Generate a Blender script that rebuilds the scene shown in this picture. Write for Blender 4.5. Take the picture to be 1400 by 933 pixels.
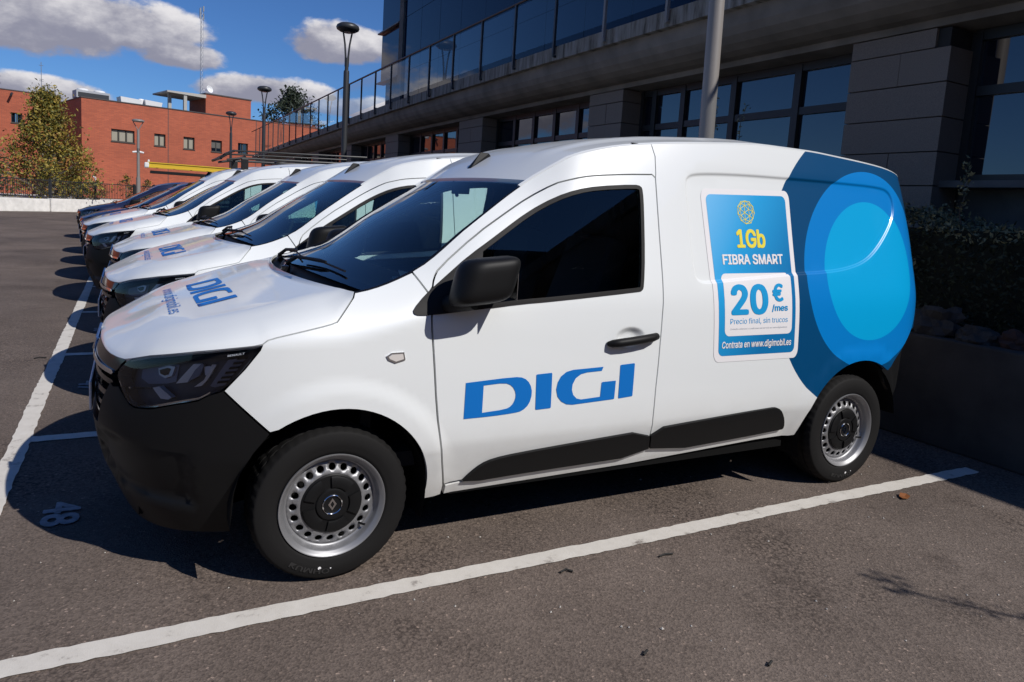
import bpy, bmesh, math, random, bisect
from mathutils import Vector, Matrix
from mathutils.geometry import delaunay_2d_cdt
from mathutils.bvhtree import BVHTree
for o in list(bpy.data.objects): bpy.data.objects.remove(o)
SC = bpy.context.scene; COL = SC.collection
R = math.radians; PI = math.pi
rnd = random.Random(7)

# ------------------------------------------------------------------ camera
cam_d = bpy.data.cameras.new('camera'); cam = bpy.data.objects.new('camera', cam_d); COL.objects.link(cam)
cam_d.sensor_width = 36; cam_d.lens = 965.58/1400*36; cam_d.shift_y = -58.5/1400
cam_d.clip_start = .05; cam_d.clip_end = 2000
cam.matrix_world = Matrix.Translation((-.63058, -3.2721, 1.3879)) @ Matrix.Rotation(-.49511, 4, 'Z') @ Matrix.Rotation(PI/2-.12552, 4, 'X') @ Matrix.Rotation(.0635, 4, 'Z')
SC.camera = cam
# ------------------------------------------------------------------ light
SUN = Vector((.52, -.97, 1.0)).normalized()
sun_d = bpy.data.lights.new('sun', 'SUN'); sun_d.energy = 4.25; sun_d.angle = R(.53); sun_d.color = (1, .965, .915)
sun = bpy.data.objects.new('sun', sun_d); COL.objects.link(sun); sun.rotation_euler = SUN.to_track_quat('Z', 'Y').to_euler()
SC.view_settings.view_transform = 'Standard'; SC.view_settings.look = 'None'; SC.view_settings.exposure = 0.0; SC.view_settings.gamma = 1
W = bpy.data.worlds.new('World'); SC.world = W; W.use_nodes = True
def build_world():
    nt = W.node_tree; N = nt.nodes; L = nt.links; N.clear()
    out = N.new('ShaderNodeOutputWorld'); bg = N.new('ShaderNodeBackground'); bg.inputs[1].default_value = .055
    sky = N.new('ShaderNodeTexSky'); sky.sky_type = 'NISHITA'; sky.sun_disc = False
    sky.sun_elevation = math.asin(SUN.z); sky.sun_rotation = math.atan2(SUN.x, SUN.y); sky.air_density = 1.0; sky.dust_density = 0.0; sky.ozone_density = 3.0; sky.altitude = 650
    tc = N.new('ShaderNodeTexCoord'); sep = N.new('ShaderNodeSeparateXYZ'); L.new(tc.outputs['Generated'], sep.inputs[0])
    def math_(op, a, b=None, c=None, clamp=False):
        n = N.new('ShaderNodeMath'); n.operation = op; n.use_clamp = clamp
        for i, v in enumerate((a, b, c)):
            if v is None: continue
            if isinstance(v, (int, float)): n.inputs[i].default_value = v
            else: L.new(v, n.inputs[i])
        return n.outputs[0]
    X, Y, Z = sep.outputs
    # flat cloud deck: project the view direction on a plane overhead
    zc = math_('MAXIMUM', Z, .04)
    u = math_('DIVIDE', X, zc); v = math_('DIVIDE', Y, zc)
    cmb = N.new('ShaderNodeCombineXYZ'); L.new(u, cmb.inputs[0]); L.new(v, cmb.inputs[1])
    n1 = N.new('ShaderNodeTexNoise'); n1.inputs['Scale'].default_value = .55; n1.inputs['Detail'].default_value = 7; n1.inputs['Roughness'].default_value = .55
    L.new(cmb.outputs[0], n1.inputs['Vector'])
    # low clouds towards the horizon, in az / elevation space
    az = math_('ARCTAN2', X, Y); el = math_('ARCSINE', Z)
    c2 = N.new('ShaderNodeCombineXYZ'); L.new(math_('MULTIPLY', az, 1.0), c2.inputs[0]); L.new(math_('MULTIPLY', el, 1.7), c2.inputs[1])
    n2 = N.new('ShaderNodeTexNoise'); n2.inputs['Scale'].default_value = 16; n2.inputs['Detail'].default_value = 8; n2.inputs['Roughness'].default_value = .6
    L.new(c2.outputs[0], n2.inputs['Vector'])
    wob = math_('SUBTRACT', n2.outputs[0], .5)
    dens = None; ws = None; ss = None
    for (a0, e0, ra, re_, gain) in CLOUDS:
        da = math_('DIVIDE', math_('SUBTRACT', az, a0), ra); de = math_('DIVIDE', math_('SUBTRACT', el, e0), re_)
        # flatter underside than top
        de = math_('MULTIPLY', de, math_('ADD', 1.0, math_('MULTIPLY', math_('LESS_THAN', de, 0), .45)))
        r2 = math_('ADD', math_('MULTIPLY', da, da), math_('MULTIPLY', de, de))
        d = math_('MULTIPLY', math_('SUBTRACT', 1.0, r2), gain)
        s = math_('ADD', math_('MULTIPLY', de, .5), math_('MULTIPLY', da, .12))
        w_ = math_('POWER', math_('MAXIMUM', math_('ADD', d, 1.2), 0.0), 4.0)
        if dens is None: dens, ws, ss = d, w_, math_('MULTIPLY', s, w_)
        else: dens = math_('MAXIMUM', dens, d); ws = math_('ADD', ws, w_); ss = math_('ADD', ss, math_('MULTIPLY', s, w_))
    shade = math_('DIVIDE', ss, math_('MAXIMUM', ws, .0001))
    dens = math_('ADD', dens, math_('MULTIPLY', wob, 2.6))
    mr = N.new('ShaderNodeMapRange'); mr.interpolation_type = 'SMOOTHSTEP'; L.new(dens, mr.inputs[0]); mr.inputs[1].default_value = -.05; mr.inputs[2].default_value = .6
    mr2 = N.new('ShaderNodeMapRange'); mr2.interpolation_type = 'SMOOTHSTEP'; L.new(n1.outputs[0], mr2.inputs[0]); mr2.inputs[1].default_value = .62; mr2.inputs[2].default_value = .80
    hi = math_('MULTIPLY', mr2.outputs[0], math_('MULTIPLY', math_('GREATER_THAN', Z, .26), .85))
    cov = math_('MAXIMUM', mr.outputs[0], hi)
    cov = math_('MULTIPLY', cov, math_('GREATER_THAN', Z, -.02))
    sh = math_('ADD', math_('MULTIPLY', shade, .8), math_('MULTIPLY', wob, 1.6))
    mr3 = N.new('ShaderNodeMapRange'); mr3.interpolation_type = 'SMOOTHSTEP'; L.new(sh, mr3.inputs[0]); mr3.inputs[1].default_value = -.25; mr3.inputs[2].default_value = .6
    cc = N.new('ShaderNodeMix'); cc.data_type = 'RGBA'; L.new(mr3.outputs[0], cc.inputs[0]); cc.inputs[6].default_value = CLOUD_DARK; cc.inputs[7].default_value = CLOUD_LIGHT
    tint = N.new('ShaderNodeMix'); tint.data_type = 'RGBA'; tint.blend_type = 'MULTIPLY'; tint.inputs[0].default_value = 1; L.new(sky.outputs[0], tint.inputs[6]); tint.inputs[7].default_value = SKY_TINT
    mx = N.new('ShaderNodeMix'); mx.data_type = 'RGBA'; L.new(cov, mx.inputs[0]); L.new(tint.outputs[2], mx.inputs[6]); L.new(cc.outputs[2], mx.inputs[7])
    L.new(mx.outputs[2], bg.inputs[0]); L.new(bg.outputs[0], out.inputs[0])
SKY_TINT = (.62, 1.0, 1.55, 1)
CLOUD_DARK = (5.0, 5.1, 6.6, 1); CLOUD_LIGHT = (14.5, 14.2, 14.6, 1)
# azimuth (from +y towards +x), elevation, half extents, gain
CLOUDS = [(-.16, .172, .20, .050, 1.5), (-.02, .183, .12, .040, 1.3), (.05, .160, .055, .024, 1.2), (.245, .196, .075, .034, 1.4), (.35, .205, .06, .025, 1.2),
          (-.10, .100, .085, .020, 1.4), (.16, .128, .10, .024, 1.4), (.30, .118, .10, .020, 1.2), (-.45, .13, .16, .05, 1.3), (1.0, .2, .3, .08, 1.3), (2.2, .18, .3, .07, 1.2), (-2.3, .22, .3, .08, 1.2), (3.0, .14, .25, .05, 1.2)]
build_world()

# ------------------------------------------------------------------ materials
MATS = {}
def pmat(name, col, rough=.6, metal=0, spec=.5, coat=0, coat_rough=.03, noise=None, bump=None):
    m = bpy.data.materials.new(name); m.use_nodes = True; nt = m.node_tree; b = nt.nodes['Principled BSDF']
    b.inputs['Base Color'].default_value = (*col, 1); b.inputs['Roughness'].default_value = rough; b.inputs['Metallic'].default_value = metal
    b.inputs['Specular IOR Level'].default_value = spec; b.inputs['Coat Weight'].default_value = coat; b.inputs['Coat Roughness'].default_value = coat_rough
    if noise:      # (scale, amount, detail): tone variation
        tc = nt.nodes.new('ShaderNodeTexCoord'); n = nt.nodes.new('ShaderNodeTexNoise'); n.inputs['Scale'].default_value = noise[0]; n.inputs['Detail'].default_value = noise[2]
        mr = nt.nodes.new('ShaderNodeMapRange'); mr.inputs[1].default_value = .3; mr.inputs[2].default_value = .7; mr.inputs[3].default_value = 1-noise[1]; mr.inputs[4].default_value = 1+noise[1]
        mx = nt.nodes.new('ShaderNodeMix'); mx.data_type = 'RGBA'; mx.blend_type = 'MULTIPLY'; mx.inputs[0].default_value = 1; mx.inputs[6].default_value = (*col, 1)
        nt.links.new(tc.outputs['Object'], n.inputs['Vector']); nt.links.new(n.outputs[0], mr.inputs[0]); nt.links.new(mr.outputs[0], mx.inputs[7]); nt.links.new(mx.outputs[2], b.inputs['Base Color'])
    if bump:
        tc = nt.nodes.new('ShaderNodeTexCoord'); n = nt.nodes.new('ShaderNodeTexNoise'); n.inputs['Scale'].default_value = bump[0]; n.inputs['Detail'].default_value = 4
        bp = nt.nodes.new('ShaderNodeBump'); bp.inputs['Strength'].default_value = bump[1]; bp.inputs['Distance'].default_value = bump[2]
        nt.links.new(tc.outputs['Object'], n.inputs['Vector']); nt.links.new(n.outputs[0], bp.inputs['Height']); nt.links.new(bp.outputs[0], b.inputs['Normal'])
    MATS[name] = m; return m
def glass_mat(name, tint, rough=.0, ior=1.5):
    m = bpy.data.materials.new(name); m.use_nodes = True; nt = m.node_tree; nt.nodes.clear()
    o = nt.nodes.new('ShaderNodeOutputMaterial'); t = nt.nodes.new('ShaderNodeBsdfTransparent'); t.inputs[0].default_value = (*tint, 1)
    g = nt.nodes.new('ShaderNodeBsdfGlossy'); g.inputs['Roughness'].default_value = rough; g.inputs[0].default_value = (1, 1, 1, 1)
    f = nt.nodes.new('ShaderNodeFresnel'); f.inputs[0].default_value = ior; mx = nt.nodes.new('ShaderNodeMixShader')
    nt.links.new(f.outputs[0], mx.inputs[0]); nt.links.new(t.outputs[0], mx.inputs[1]); nt.links.new(g.outputs[0], mx.inputs[2]); nt.links.new(mx.outputs[0], o.inputs[0])
    MATS[name] = m; return m
PAINT = pmat('white_paint', (.745, .765, .765), .35, coat=.65, coat_rough=.03)
def road_film(m):
    nt = m.node_tree; b = nt.nodes['Principled BSDF']; L = nt.links; tc = nt.nodes.new('ShaderNodeTexCoord'); sp = nt.nodes.new('ShaderNodeSeparateXYZ'); L.new(tc.outputs['Object'], sp.inputs[0])
    n = nt.nodes.new('ShaderNodeTexNoise'); n.inputs['Scale'].default_value = 6; n.inputs['Detail'].default_value = 9; n.inputs['Roughness'].default_value = .7; L.new(tc.outputs['Object'], n.inputs[0])
    mr = nt.nodes.new('ShaderNodeMapRange'); mr.inputs[1].default_value = .62; mr.inputs[2].default_value = .24; mr.inputs[3].default_value = 0; mr.inputs[4].default_value = .75; L.new(sp.outputs[2], mr.inputs[0])
    mm = nt.nodes.new('ShaderNodeMath'); mm.operation = 'MULTIPLY'; L.new(mr.outputs[0], mm.inputs[0]); L.new(n.outputs[0], mm.inputs[1])
    mx = nt.nodes.new('ShaderNodeMix'); mx.data_type = 'RGBA'; L.new(mm.outputs[0], mx.inputs[0]); mx.inputs[6].default_value = b.inputs['Base Color'].default_value; mx.inputs[7].default_value = (.42, .38, .33, 1); L.new(mx.outputs[2], b.inputs['Base Color'])
    n2 = nt.nodes.new('ShaderNodeTexNoise'); n2.inputs['Scale'].default_value = 14; n2.inputs['Detail'].default_value = 6; L.new(tc.outputs['Object'], n2.inputs[0])
    m2 = nt.nodes.new('ShaderNodeMapRange'); m2.inputs[1].default_value = .35; m2.inputs[2].default_value = .75; m2.inputs[3].default_value = .02; m2.inputs[4].default_value = .075; L.new(n2.outputs[0], m2.inputs[0]); L.new(m2.outputs[0], b.inputs['Coat Roughness'])
road_film(PAINT)
NAVY = pmat('dark_blue_paint', (.012, .018, .055), .35, coat=.6)
V_DARK = pmat('vinyl_dark_blue', (.001, .060, .168), .3, coat=.6, coat_rough=.08)
V_MID = pmat('vinyl_mid_blue', (.001, .20, .58), .3, coat=.6, coat_rough=.08)
V_LIGHT = pmat('vinyl_light_blue', (.001, .36, .70), .3, coat=.6, coat_rough=.08)
LOGO = pmat('print_blue', (.006, .15, .50), .45, spec=.2)
STK_WHITE = pmat('sticker_white', (.80, .78, .79), .3, coat=.5, coat_rough=.08)
STK_TXTBLUE = pmat('sticker_text_blue', (.012, .30, .62), .35)
STK_YELLOW = pmat('sticker_yellow', (.80, .68, .07), .35)
STK_GREY = pmat('sticker_small_print', (.42, .45, .50), .4)
PLASTIC = pmat('black_plastic', (.0065, .0065, .007), .52, spec=.22, bump=(900, .12, .0005))
GLOSSBLK = pmat('gloss_black', (.008, .008, .010), .12)
RUBBER_TRIM = pmat('rubber_seal', (.012, .011, .011), .6, spec=.25)
INNER = pmat('dark_inner_metal', (.006, .006, .006), .9, spec=.1)
CABIN = pmat('cabin_dark_trim', (.028, .029, .033), .8, spec=.2)
SEAT = pmat('seat_fabric', (.085, .088, .10), .95, spec=.1)
TYRE_TXT = pmat('moulded_tyre_lettering', (.016, .0155, .0155), .6)
GUIDE = pmat('light_guide_plastic', (.70, .70, .74), .3)
TYRE = pmat('tyre_rubber', (.0085, .008, .008), .75, spec=.22, bump=(160, .15, .001))
STEEL = pmat('silver_wheel_steel', (.27, .27, .28), .45, metal=.6)
CHROME = pmat('chrome', (.75, .76, .78), .09, metal=1)
REFLECT = pmat('lamp_reflector', (.50, .51, .53), .14, metal=1)
FRIT = pmat('glass_frit', (.004, .004, .005), .6, spec=.1)
SATIN = pmat('satin_lamp_metal', (.62, .64, .70), .30, metal=.4)
DARKSATIN = pmat('dark_lamp_plastic', (.20, .22, .30), .35, metal=.2)
LAMPBODY = pmat('lamp_body', (.06, .066, .09), .4)
LENS = glass_mat('headlamp_lens', (.95, .96, .98), .0, 1.45)
GLASS_F = glass_mat('windscreen_glass', (.70, .86, .84), .0, 1.5)
GLASS_S = glass_mat('side_glass', (.60, .74, .72), .0, 1.5)
AMBER = pmat('indicator_lens', (.62, .58, .55), .15, coat=1)
REDLENS = pmat('red_lens', (.20, .006, .008), .15, coat=1)
PLATE_M = pmat('number_plate_white', (.75, .75, .75), .35)
def sticker_blue():
    # colour gradient of the poster: lighter upper left, deep blue right
    m = pmat('sticker_blue_print', (.01, .28, .60), .3, coat=.5, coat_rough=.08); nt = m.node_tree
    at = nt.nodes.new('ShaderNodeAttribute'); at.attribute_name = 'print_uv'; sp = nt.nodes.new('ShaderNodeSeparateXYZ'); nt.links.new(at.outputs['Vector'], sp.inputs[0])
    d = nt.nodes.new('ShaderNodeMath'); d.operation = 'MULTIPLY_ADD'; d.inputs[1].default_value = .62; nt.links.new(sp.outputs[0], d.inputs[0])
    d2 = nt.nodes.new('ShaderNodeMath'); d2.operation = 'MULTIPLY_ADD'; d2.inputs[1].default_value = -.50; d2.inputs[2].default_value = .50; nt.links.new(sp.outputs[1], d2.inputs[0]); nt.links.new(d2.outputs[0], d.inputs[2])
    r = nt.nodes.new('ShaderNodeValToRGB'); e = r.color_ramp.elements; e[0].position = .0; e[0].color = (.17, .50, .84, 1); e[1].position = .85; e[1].color = (.006, .16, .40, 1)
    x = r.color_ramp.elements.new(.38); x.color = (.02, .34, .70, 1)
    nt.links.new(d.outputs[0], r.inputs[0]); nt.links.new(r.outputs[0], nt.nodes['Principled BSDF'].inputs['Base Color']); return m
STK_BLUE = sticker_blue()

# ------------------------------------------------------------------ object helpers
def new_obj(name, mesh, parent=None, loc=None):
    o = bpy.data.objects.new(name, mesh); COL.objects.link(o)
    if parent is not None: o.parent = parent
    if loc is not None: o.location = loc
    return o
def tag(o, label, cat, group=None, kind=None):
    if label: o['label'] = label
    if cat: o['category'] = cat
    if group: o['group'] = group
    if kind: o['kind'] = kind
    return o
def empty(name, loc, label, cat, group=None, rz=0):
    o = bpy.data.objects.new(name, None); COL.objects.link(o); o.location = loc; o.rotation_euler = (0, 0, rz); o.empty_display_size = .2
    return tag(o, label, cat, group)
def struct(o): o['kind'] = 'structure'; return o
def mesh_from(name, verts, faces, mat, smooth=False, normals=None, mats=None, idx=None):
    me = bpy.data.meshes.new(name); me.from_pydata([tuple(v) for v in verts], [], faces)
    for m in (mats or [mat]): me.materials.append(m)
    if idx: me.polygons.foreach_set('material_index', idx)
    if smooth: me.polygons.foreach_set('use_smooth', [True]*len(me.polygons))
    me.update()
    if normals is not None: me.normals_split_custom_set_from_vertices([tuple(n) for n in normals])
    return me
class MB:
    """collects boxes, bars and tubes into one mesh"""
    def __init__(s): s.v = []; s.f = []
    def add(s, v, f):
        n = len(s.v); s.v += [tuple(p) for p in v]; s.f += [tuple(i+n for i in q) for q in f]; return s
    def box(s, x0, x1, y0, y1, z0, z1, M=None):
        v = [(x0,y0,z0),(x1,y0,z0),(x1,y1,z0),(x0,y1,z0),(x0,y0,z1),(x1,y0,z1),(x1,y1,z1),(x0,y1,z1)]
        if M is not None: v = [M @ Vector(p) for p in v]
        return s.add(v, [(0,3,2,1),(4,5,6,7),(0,1,5,4),(1,2,6,5),(2,3,7,6),(3,0,4,7)])
    def tube(s, pts, r, n=8, caps=True):
        pts = [Vector(p) for p in pts]; rs = r if isinstance(r, (list, tuple)) else [r]*len(pts); base = len(s.v); up = Vector((0,0,1)); prev = None
        for i, p in enumerate(pts):
            d = (pts[min(i+1, len(pts)-1)]-pts[max(i-1, 0)]).normalized()
            a = prev if prev is not None else (up if abs(d.z) < .9 else Vector((1,0,0)))
            a = (a - d*a.dot(d)).normalized(); prev = a; b = d.cross(a)
            for k in range(n): s.v.append(tuple(p + (a*math.cos(2*PI*k/n)+b*math.sin(2*PI*k/n))*rs[i]))
        for i in range(len(pts)-1):
            for k in range(n):
                q = base+i*n; s.f.append((q+k, q+(k+1)%n, q+n+(k+1)%n, q+n+k))
        if caps: s.f.append(tuple(base+k for k in reversed(range(n)))); s.f.append(tuple(base+(len(pts)-1)*n+k for k in range(n)))
        return s
    def lathe(s, prof, n=32, M=None, closed=False):
        base = len(s.v)
        for r, z in prof:
            for k in range(n):
                p = Vector((r*math.cos(2*PI*k/n), r*math.sin(2*PI*k/n), z)); s.v.append(tuple(M @ p if M is not None else p))
        m = len(prof)
        for i in range(m if closed else m-1):
            j = (i+1) % m
            for k in range(n): s.f.append((base+i*n+k, base+i*n+(k+1)%n, base+j*n+(k+1)%n, base+j*n+k))
        return s
    def mesh(s, name, mat, smooth=False, bevel=0, seg=2, auto=None):
        me = mesh_from(name, s.v, s.f, mat)
        if bevel or smooth:
            bm = bmesh.new(); bm.from_mesh(me)
            bmesh.ops.recalc_face_normals(bm, faces=bm.faces)
            if bevel:
                es = [e for e in bm.edges if len(e.link_faces) == 2 and e.calc_face_angle(0) > .5]
                bmesh.ops.bevel(bm, geom=es, offset=bevel, segments=seg, affect='EDGES', profile=.6)
            for f in bm.faces: f.smooth = smooth
            if smooth:
                lim = auto or .6
                for e in bm.edges: e.smooth = not (len(e.link_faces) == 2 and e.calc_face_angle(0) > lim)
            bm.to_mesh(me); bm.free()
        return me
    def obj(s, name, mat, parent=None, **k): return new_obj(name, s.mesh(name, mat, **k), parent)
def pip(x, y, poly):
    c = False; n = len(poly); j = n-1
    for i in range(n):
        xi, yi = poly[i]; xj, yj = poly[j]
        if (yi > y) != (yj > y) and x < (xj-xi)*(y-yi)/(yj-yi)+xi: c = not c
        j = i
    return c
def densify(poly, res, closed=True):
    out = []; n = len(poly)
    for i in range(n if closed else n-1):
        a, b = poly[i], poly[(i+1) % n]; L = math.hypot(b[0]-a[0], b[1]-a[1]); k = max(1, int(math.ceil(L/res)))
        for j in range(k): out.append((a[0]+(b[0]-a[0])*j/k, a[1]+(b[1]-a[1])*j/k))
    if not closed: out.append(poly[-1])
    return out
def smooth_poly(poly, it=1, closed=True, keep=()):
    """Chaikin corner cutting"""
    for _ in range(it):
        out = []; n = len(poly)
        for i in range(n):
            if i in keep: out.append(poly[i]); continue
            p, a, b = poly[i-1], poly[i], poly[(i+1) % n]
            if not closed and i in (0, n-1): out.append(a); continue
            out += [(a[0]*.75+p[0]*.25, a[1]*.75+p[1]*.25), (a[0]*.75+b[0]*.25, a[1]*.75+b[1]*.25)]
        poly = out; keep = ()
    return poly
def area2(p): return sum(p[i-1][0]*p[i][1]-p[i][0]*p[i-1][1] for i in range(len(p)))/2
def inset(poly, d):
    """shrink a polygon by d (positive = inwards)"""
    if area2(poly) < 0: poly = poly[::-1]
    n = len(poly); out = []
    for i in range(n):
        p, a, b = poly[i-1], poly[i], poly[(i+1) % n]
        e1 = Vector((a[0]-p[0], a[1]-p[1])); e2 = Vector((b[0]-a[0], b[1]-a[1]))
        if e1.length < 1e-7 or e2.length < 1e-7: out.append(a); continue
        n1 = Vector((-e1.y, e1.x)).normalized(); n2 = Vector((-e2.y, e2.x)).normalized(); m = n1+n2
        k = d/max(.35, (1+n1.dot(n2)))
        out.append((a[0]+m.x*k, a[1]+m.y*k))
    return out
def triangulate(outline, holes=(), res=.05, lines=(), mind=.35):
    """constrained triangulation with interior grid points -> (points2d, triangles)"""
    verts = []; edges = []
    def loop(p):
        b = len(verts); verts.extend(p); k = len(p); edges.extend((b+i, b+(i+1) % k) for i in range(k))
    loop(outline)
    for h in holes: loop(h)
    for l in lines:
        b = len(verts); verts.extend(l); edges.extend((b+i, b+i+1) for i in range(len(l)-1))
    x0 = min(p[0] for p in outline); x1 = max(p[0] for p in outline); y0 = min(p[1] for p in outline); y1 = max(p[1] for p in outline)
    nb = len(verts); bv = verts[:nb]
    cell = {}
    for p in bv: cell.setdefault((int(p[0]//res), int(p[1]//res)), []).append(p)
    i = 0; y = y0+res*.5
    while y < y1:
        x = x0+res*(.5 if i % 2 else 1.0)
        while x < x1:
            if pip(x, y, outline) and not any(pip(x, y, h) for h in holes):
                cx, cy = int(x//res), int(y//res); ok = True
                for dx in (-1, 0, 1):
                    for dy in (-1, 0, 1):
                        for q in cell.get((cx+dx, cy+dy), ()):
                            if (q[0]-x)**2+(q[1]-y)**2 < (mind*res)**2: ok = False
                if ok: verts.append((x, y))
            x += res
        y += res*.87; i += 1
    v, e, f, *_ = delaunay_2d_cdt([Vector(p) for p in verts], edges, [], 0, 1e-6)
    tris = []
    for t in f:
        cx = sum(v[k].x for k in t)/3; cy = sum(v[k].y for k in t)/3
        if pip(cx, cy, outline) and not any(pip(cx, cy, h) for h in holes): tris.append(tuple(t))
    used = sorted({k for t in tris for k in t}); mp = {k: i for i, k in enumerate(used)}
    return [(v[k].x, v[k].y) for k in used], [tuple(mp[k] for k in t) for t in tris]

# ------------------------------------------------------------------ the body shape of the van: side surface in (s, z)
def lerp_tab(tab, v):
    # monotone table, smooth (Catmull-Rom) interpolation
    if v <= tab[0][0]: return tab[0][1]
    if v >= tab[-1][0]: return tab[-1][1]
    i = bisect.bisect_right([a for a, _ in tab], v) - 1
    x0, y0 = tab[i]; x1, y1 = tab[i+1]; h = x1 - x0; t = (v - x0)/h
    def slope(j):
        if j == 0: return (tab[1][1]-tab[0][1])/(tab[1][0]-tab[0][0])
        if j == len(tab)-1: return (tab[j][1]-tab[j-1][1])/(tab[j][0]-tab[j-1][0])
        d0 = (tab[j][1]-tab[j-1][1])/(tab[j][0]-tab[j-1][0]); d1 = (tab[j+1][1]-tab[j][1])/(tab[j+1][0]-tab[j][0])
        return 0 if d0*d1 <= 0 else 2*d0*d1/(d0+d1)
    m0 = slope(i)*h; m1 = slope(i+1)*h
    return (2*t**3-3*t*t+1)*y0 + (t**3-2*t*t+t)*m0 + (-2*t**3+3*t*t)*y1 + (t**3-t*t)*m1
def sstep(a, b, v):
    t = min(1, max(0, (v-a)/(b-a))); return t*t*(3-2*t)
HALF = .8875
WLOW = [(.15,.755),(.22,.787),(.28,.813),(.36,.843),(.44,.8695),(.472,.8785),(.51,.8820),(.60,.8850),(.75,.8875),(.90,.885),(1.0,.8795),(1.06,.872),(1.2,.85)]
# edge line (roof ditch, windscreen side, wing top): x -> (half width, height)
EDGE_Y = [(-.9,.74),(-.5,.76),(.068,.785),(.295,.755),(.54,.70),(.83,.632),(1.0,.660),(1.3,.70),(1.7,.722),(2.2,.728),(2.8,.722),(3.2,.71),(3.55,.69)]
EDGE_Z = [(-.9,.93),(-.5,1.0),(.068,1.058),(.295,1.134),(.54,1.310),(.70,1.420),(.83,1.507),(.92,1.566),(1.05,1.640),(1.317,1.703),(1.713,1.747),(2.14,1.775),(2.40,1.775),(2.64,1.766),(3.0,1.745),(3.30,1.705),(3.55,1.66)]
BELT = [(-.9,.86),(.0,.88),(.3,.95),(.6,1.0),(1.0,1.02),(3.6,1.02)]
XR, NR, XR0 = 3.53, 4.3, 2.75
XF, NF, XF0 = -.785, 2.8, .05
LEAN_F = [(.15,.13),(.2,.10),(.3,.06),(.36,.035),(.5,.008),(.6,0),(.72,.012),(.8,.035),(.86,.065),(.92,.12),(1.0,.22)]
LEAN_R = [(.2,.03),(.5,0),(1.0,0),(1.3,-.03),(1.5,-.08),(1.65,-.15),(1.78,-.24)]
def _corner(x0, ext, n, N=240):
    # arc-length table of a superellipse quarter: returns s, (dx, k) with dx along the van, k relative half width
    pts = []
    for i in range(N+1):
        a = i/N*math.pi/2
        pts.append((math.sin(a)**(2/n)*ext, max(0.0, math.cos(a))**(2/n)*HALF))
    s = [0]
    for a, b in zip(pts, pts[1:]): s.append(s[-1]+math.hypot(b[0]-a[0], b[1]-a[1]))
    return s, pts
_CF = _corner(XF0, XF0-XF, NF); _CR = _corner(XR0, XR-XR0, NR)
SF, SR = XF0-_CF[0][-1], XR0+_CR[0][-1]      # surface coordinate at the nose and tail centre
def _look(c, s):
    i = min(len(c[0])-2, max(0, bisect.bisect_right(c[0], s)-1)); t = (s-c[0][i])/(c[0][i+1]-c[0][i])
    a, b = c[1][i], c[1][i+1]; return a[0]+(b[0]-a[0])*t, a[1]+(b[1]-a[1])*t
def half_width(x, z):
    ye, ze = lerp_tab(EDGE_Y, x), lerp_tab(EDGE_Z, x); zb = lerp_tab(BELT, x)
    if z <= zb: return lerp_tab(WLOW, z)
    wb = lerp_tab(WLOW, zb); H = max(.02, ze-zb); t = max(0.0, (z-zb)/H)
    d0 = (lerp_tab(WLOW, zb+.004)-lerp_tab(WLOW, zb-.004))/.008*H          # slope carried on from below: no crease at the belt
    m = sstep(.55, .95, x); k = .30-.18*m
    ramp = (math.sqrt(t*t+k*k)-k)/(math.sqrt(1+k*k)-k)
    a = ye-wb-d0*.6
    g = (.86*ramp+.14*t**5)*m + (.72*ramp+.28*t**3)*(1-m)
    lead = t-.4*t*t/(1+.0*t) if t < 1 else .6
    return wb + d0*lead + a*g
def side_point(s, z, off=0.0):
    """point on the near body side (y < 0)"""
    if s < XF0:
        dx, k = _look(_CF, XF0-s); fw = (dx/(XF0-XF))**2
        x = XF0-dx + lerp_tab(LEAN_F, z)*fw; w = half_width(max(x, -.3) if z < 1.0 else max(x,-.3), z)
        return (x, -k*w/HALF, z)
    if s > XR0:
        dx, k = _look(_CR, s-XR0); fw = (dx/(XR-XR0))**3
        x = XR0+dx + lerp_tab(LEAN_R, z)*fw; w = half_width(x, z)
        return (x, -k*w/HALF, z)
    return (s, -half_width(s, z), z)
DOOR = [(.437,.30),(.40,.447),(.368,.625),(.344,.85),(.332,.959),(.338,1.023),(.348,1.071),(.362,1.11),(.388,1.147),(.56,1.281),(.698,1.366),(.815,1.438),(.936,1.506),(.983,1.522),(1.058,1.543),(1.124,1.554),(1.26,1.569),(1.40,1.579),(1.417,1.565),(1.417,1.416),(1.42,1.051),(1.414,.939),(1.411,.541),(1.428,.374)]
WIN = [(.652,1.286),(.799,1.378),(.926,1.448),(1.019,1.485),(1.118,1.507),(1.30,1.527),(1.335,1.522),(1.342,1.50),(1.341,1.424),(1.328,1.222),(1.311,1.095),(1.302,1.073),(1.28,1.069),(.867,1.032),(.707,1.022),(.517,1.001),(.359,.985),(.285,.980),(.264,.986),(.264,1.002),(.321,1.055),(.397,1.111),(.508,1.196)]
def arc_pts(cx, cz, r, a0, a1, n): return [(cx+r*math.cos(R(a0+(a1-a0)*i/n)), cz+r*math.sin(R(a0+(a1-a0)*i/n))) for i in range(n+1)]
ARCHF = [(-.23,.586)]+arc_pts(.0,.298,.357,124,-2,26)+[(.357,.246)]
ARCHR = [(2.414,.313)]+arc_pts(2.815,.306,.394,172,58,22)+[(3.039,.634)]
CREASE = smooth_poly([(2.049,1.625),(2.596,1.634),(3.0,1.636),(3.09,1.611),(3.122,1.548),(3.104,1.481),(3.032,1.395),(2.91,1.285),(2.803,1.222),(2.654,1.184),(2.491,1.166),(2.249,1.153),(1.738,1.112),(1.636,1.106),(1.604,1.145),(1.595,1.229),(1.586,1.449),(1.580,1.556),(1.60,1.592),(1.66,1.606),(1.819,1.617)], 2)
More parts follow.
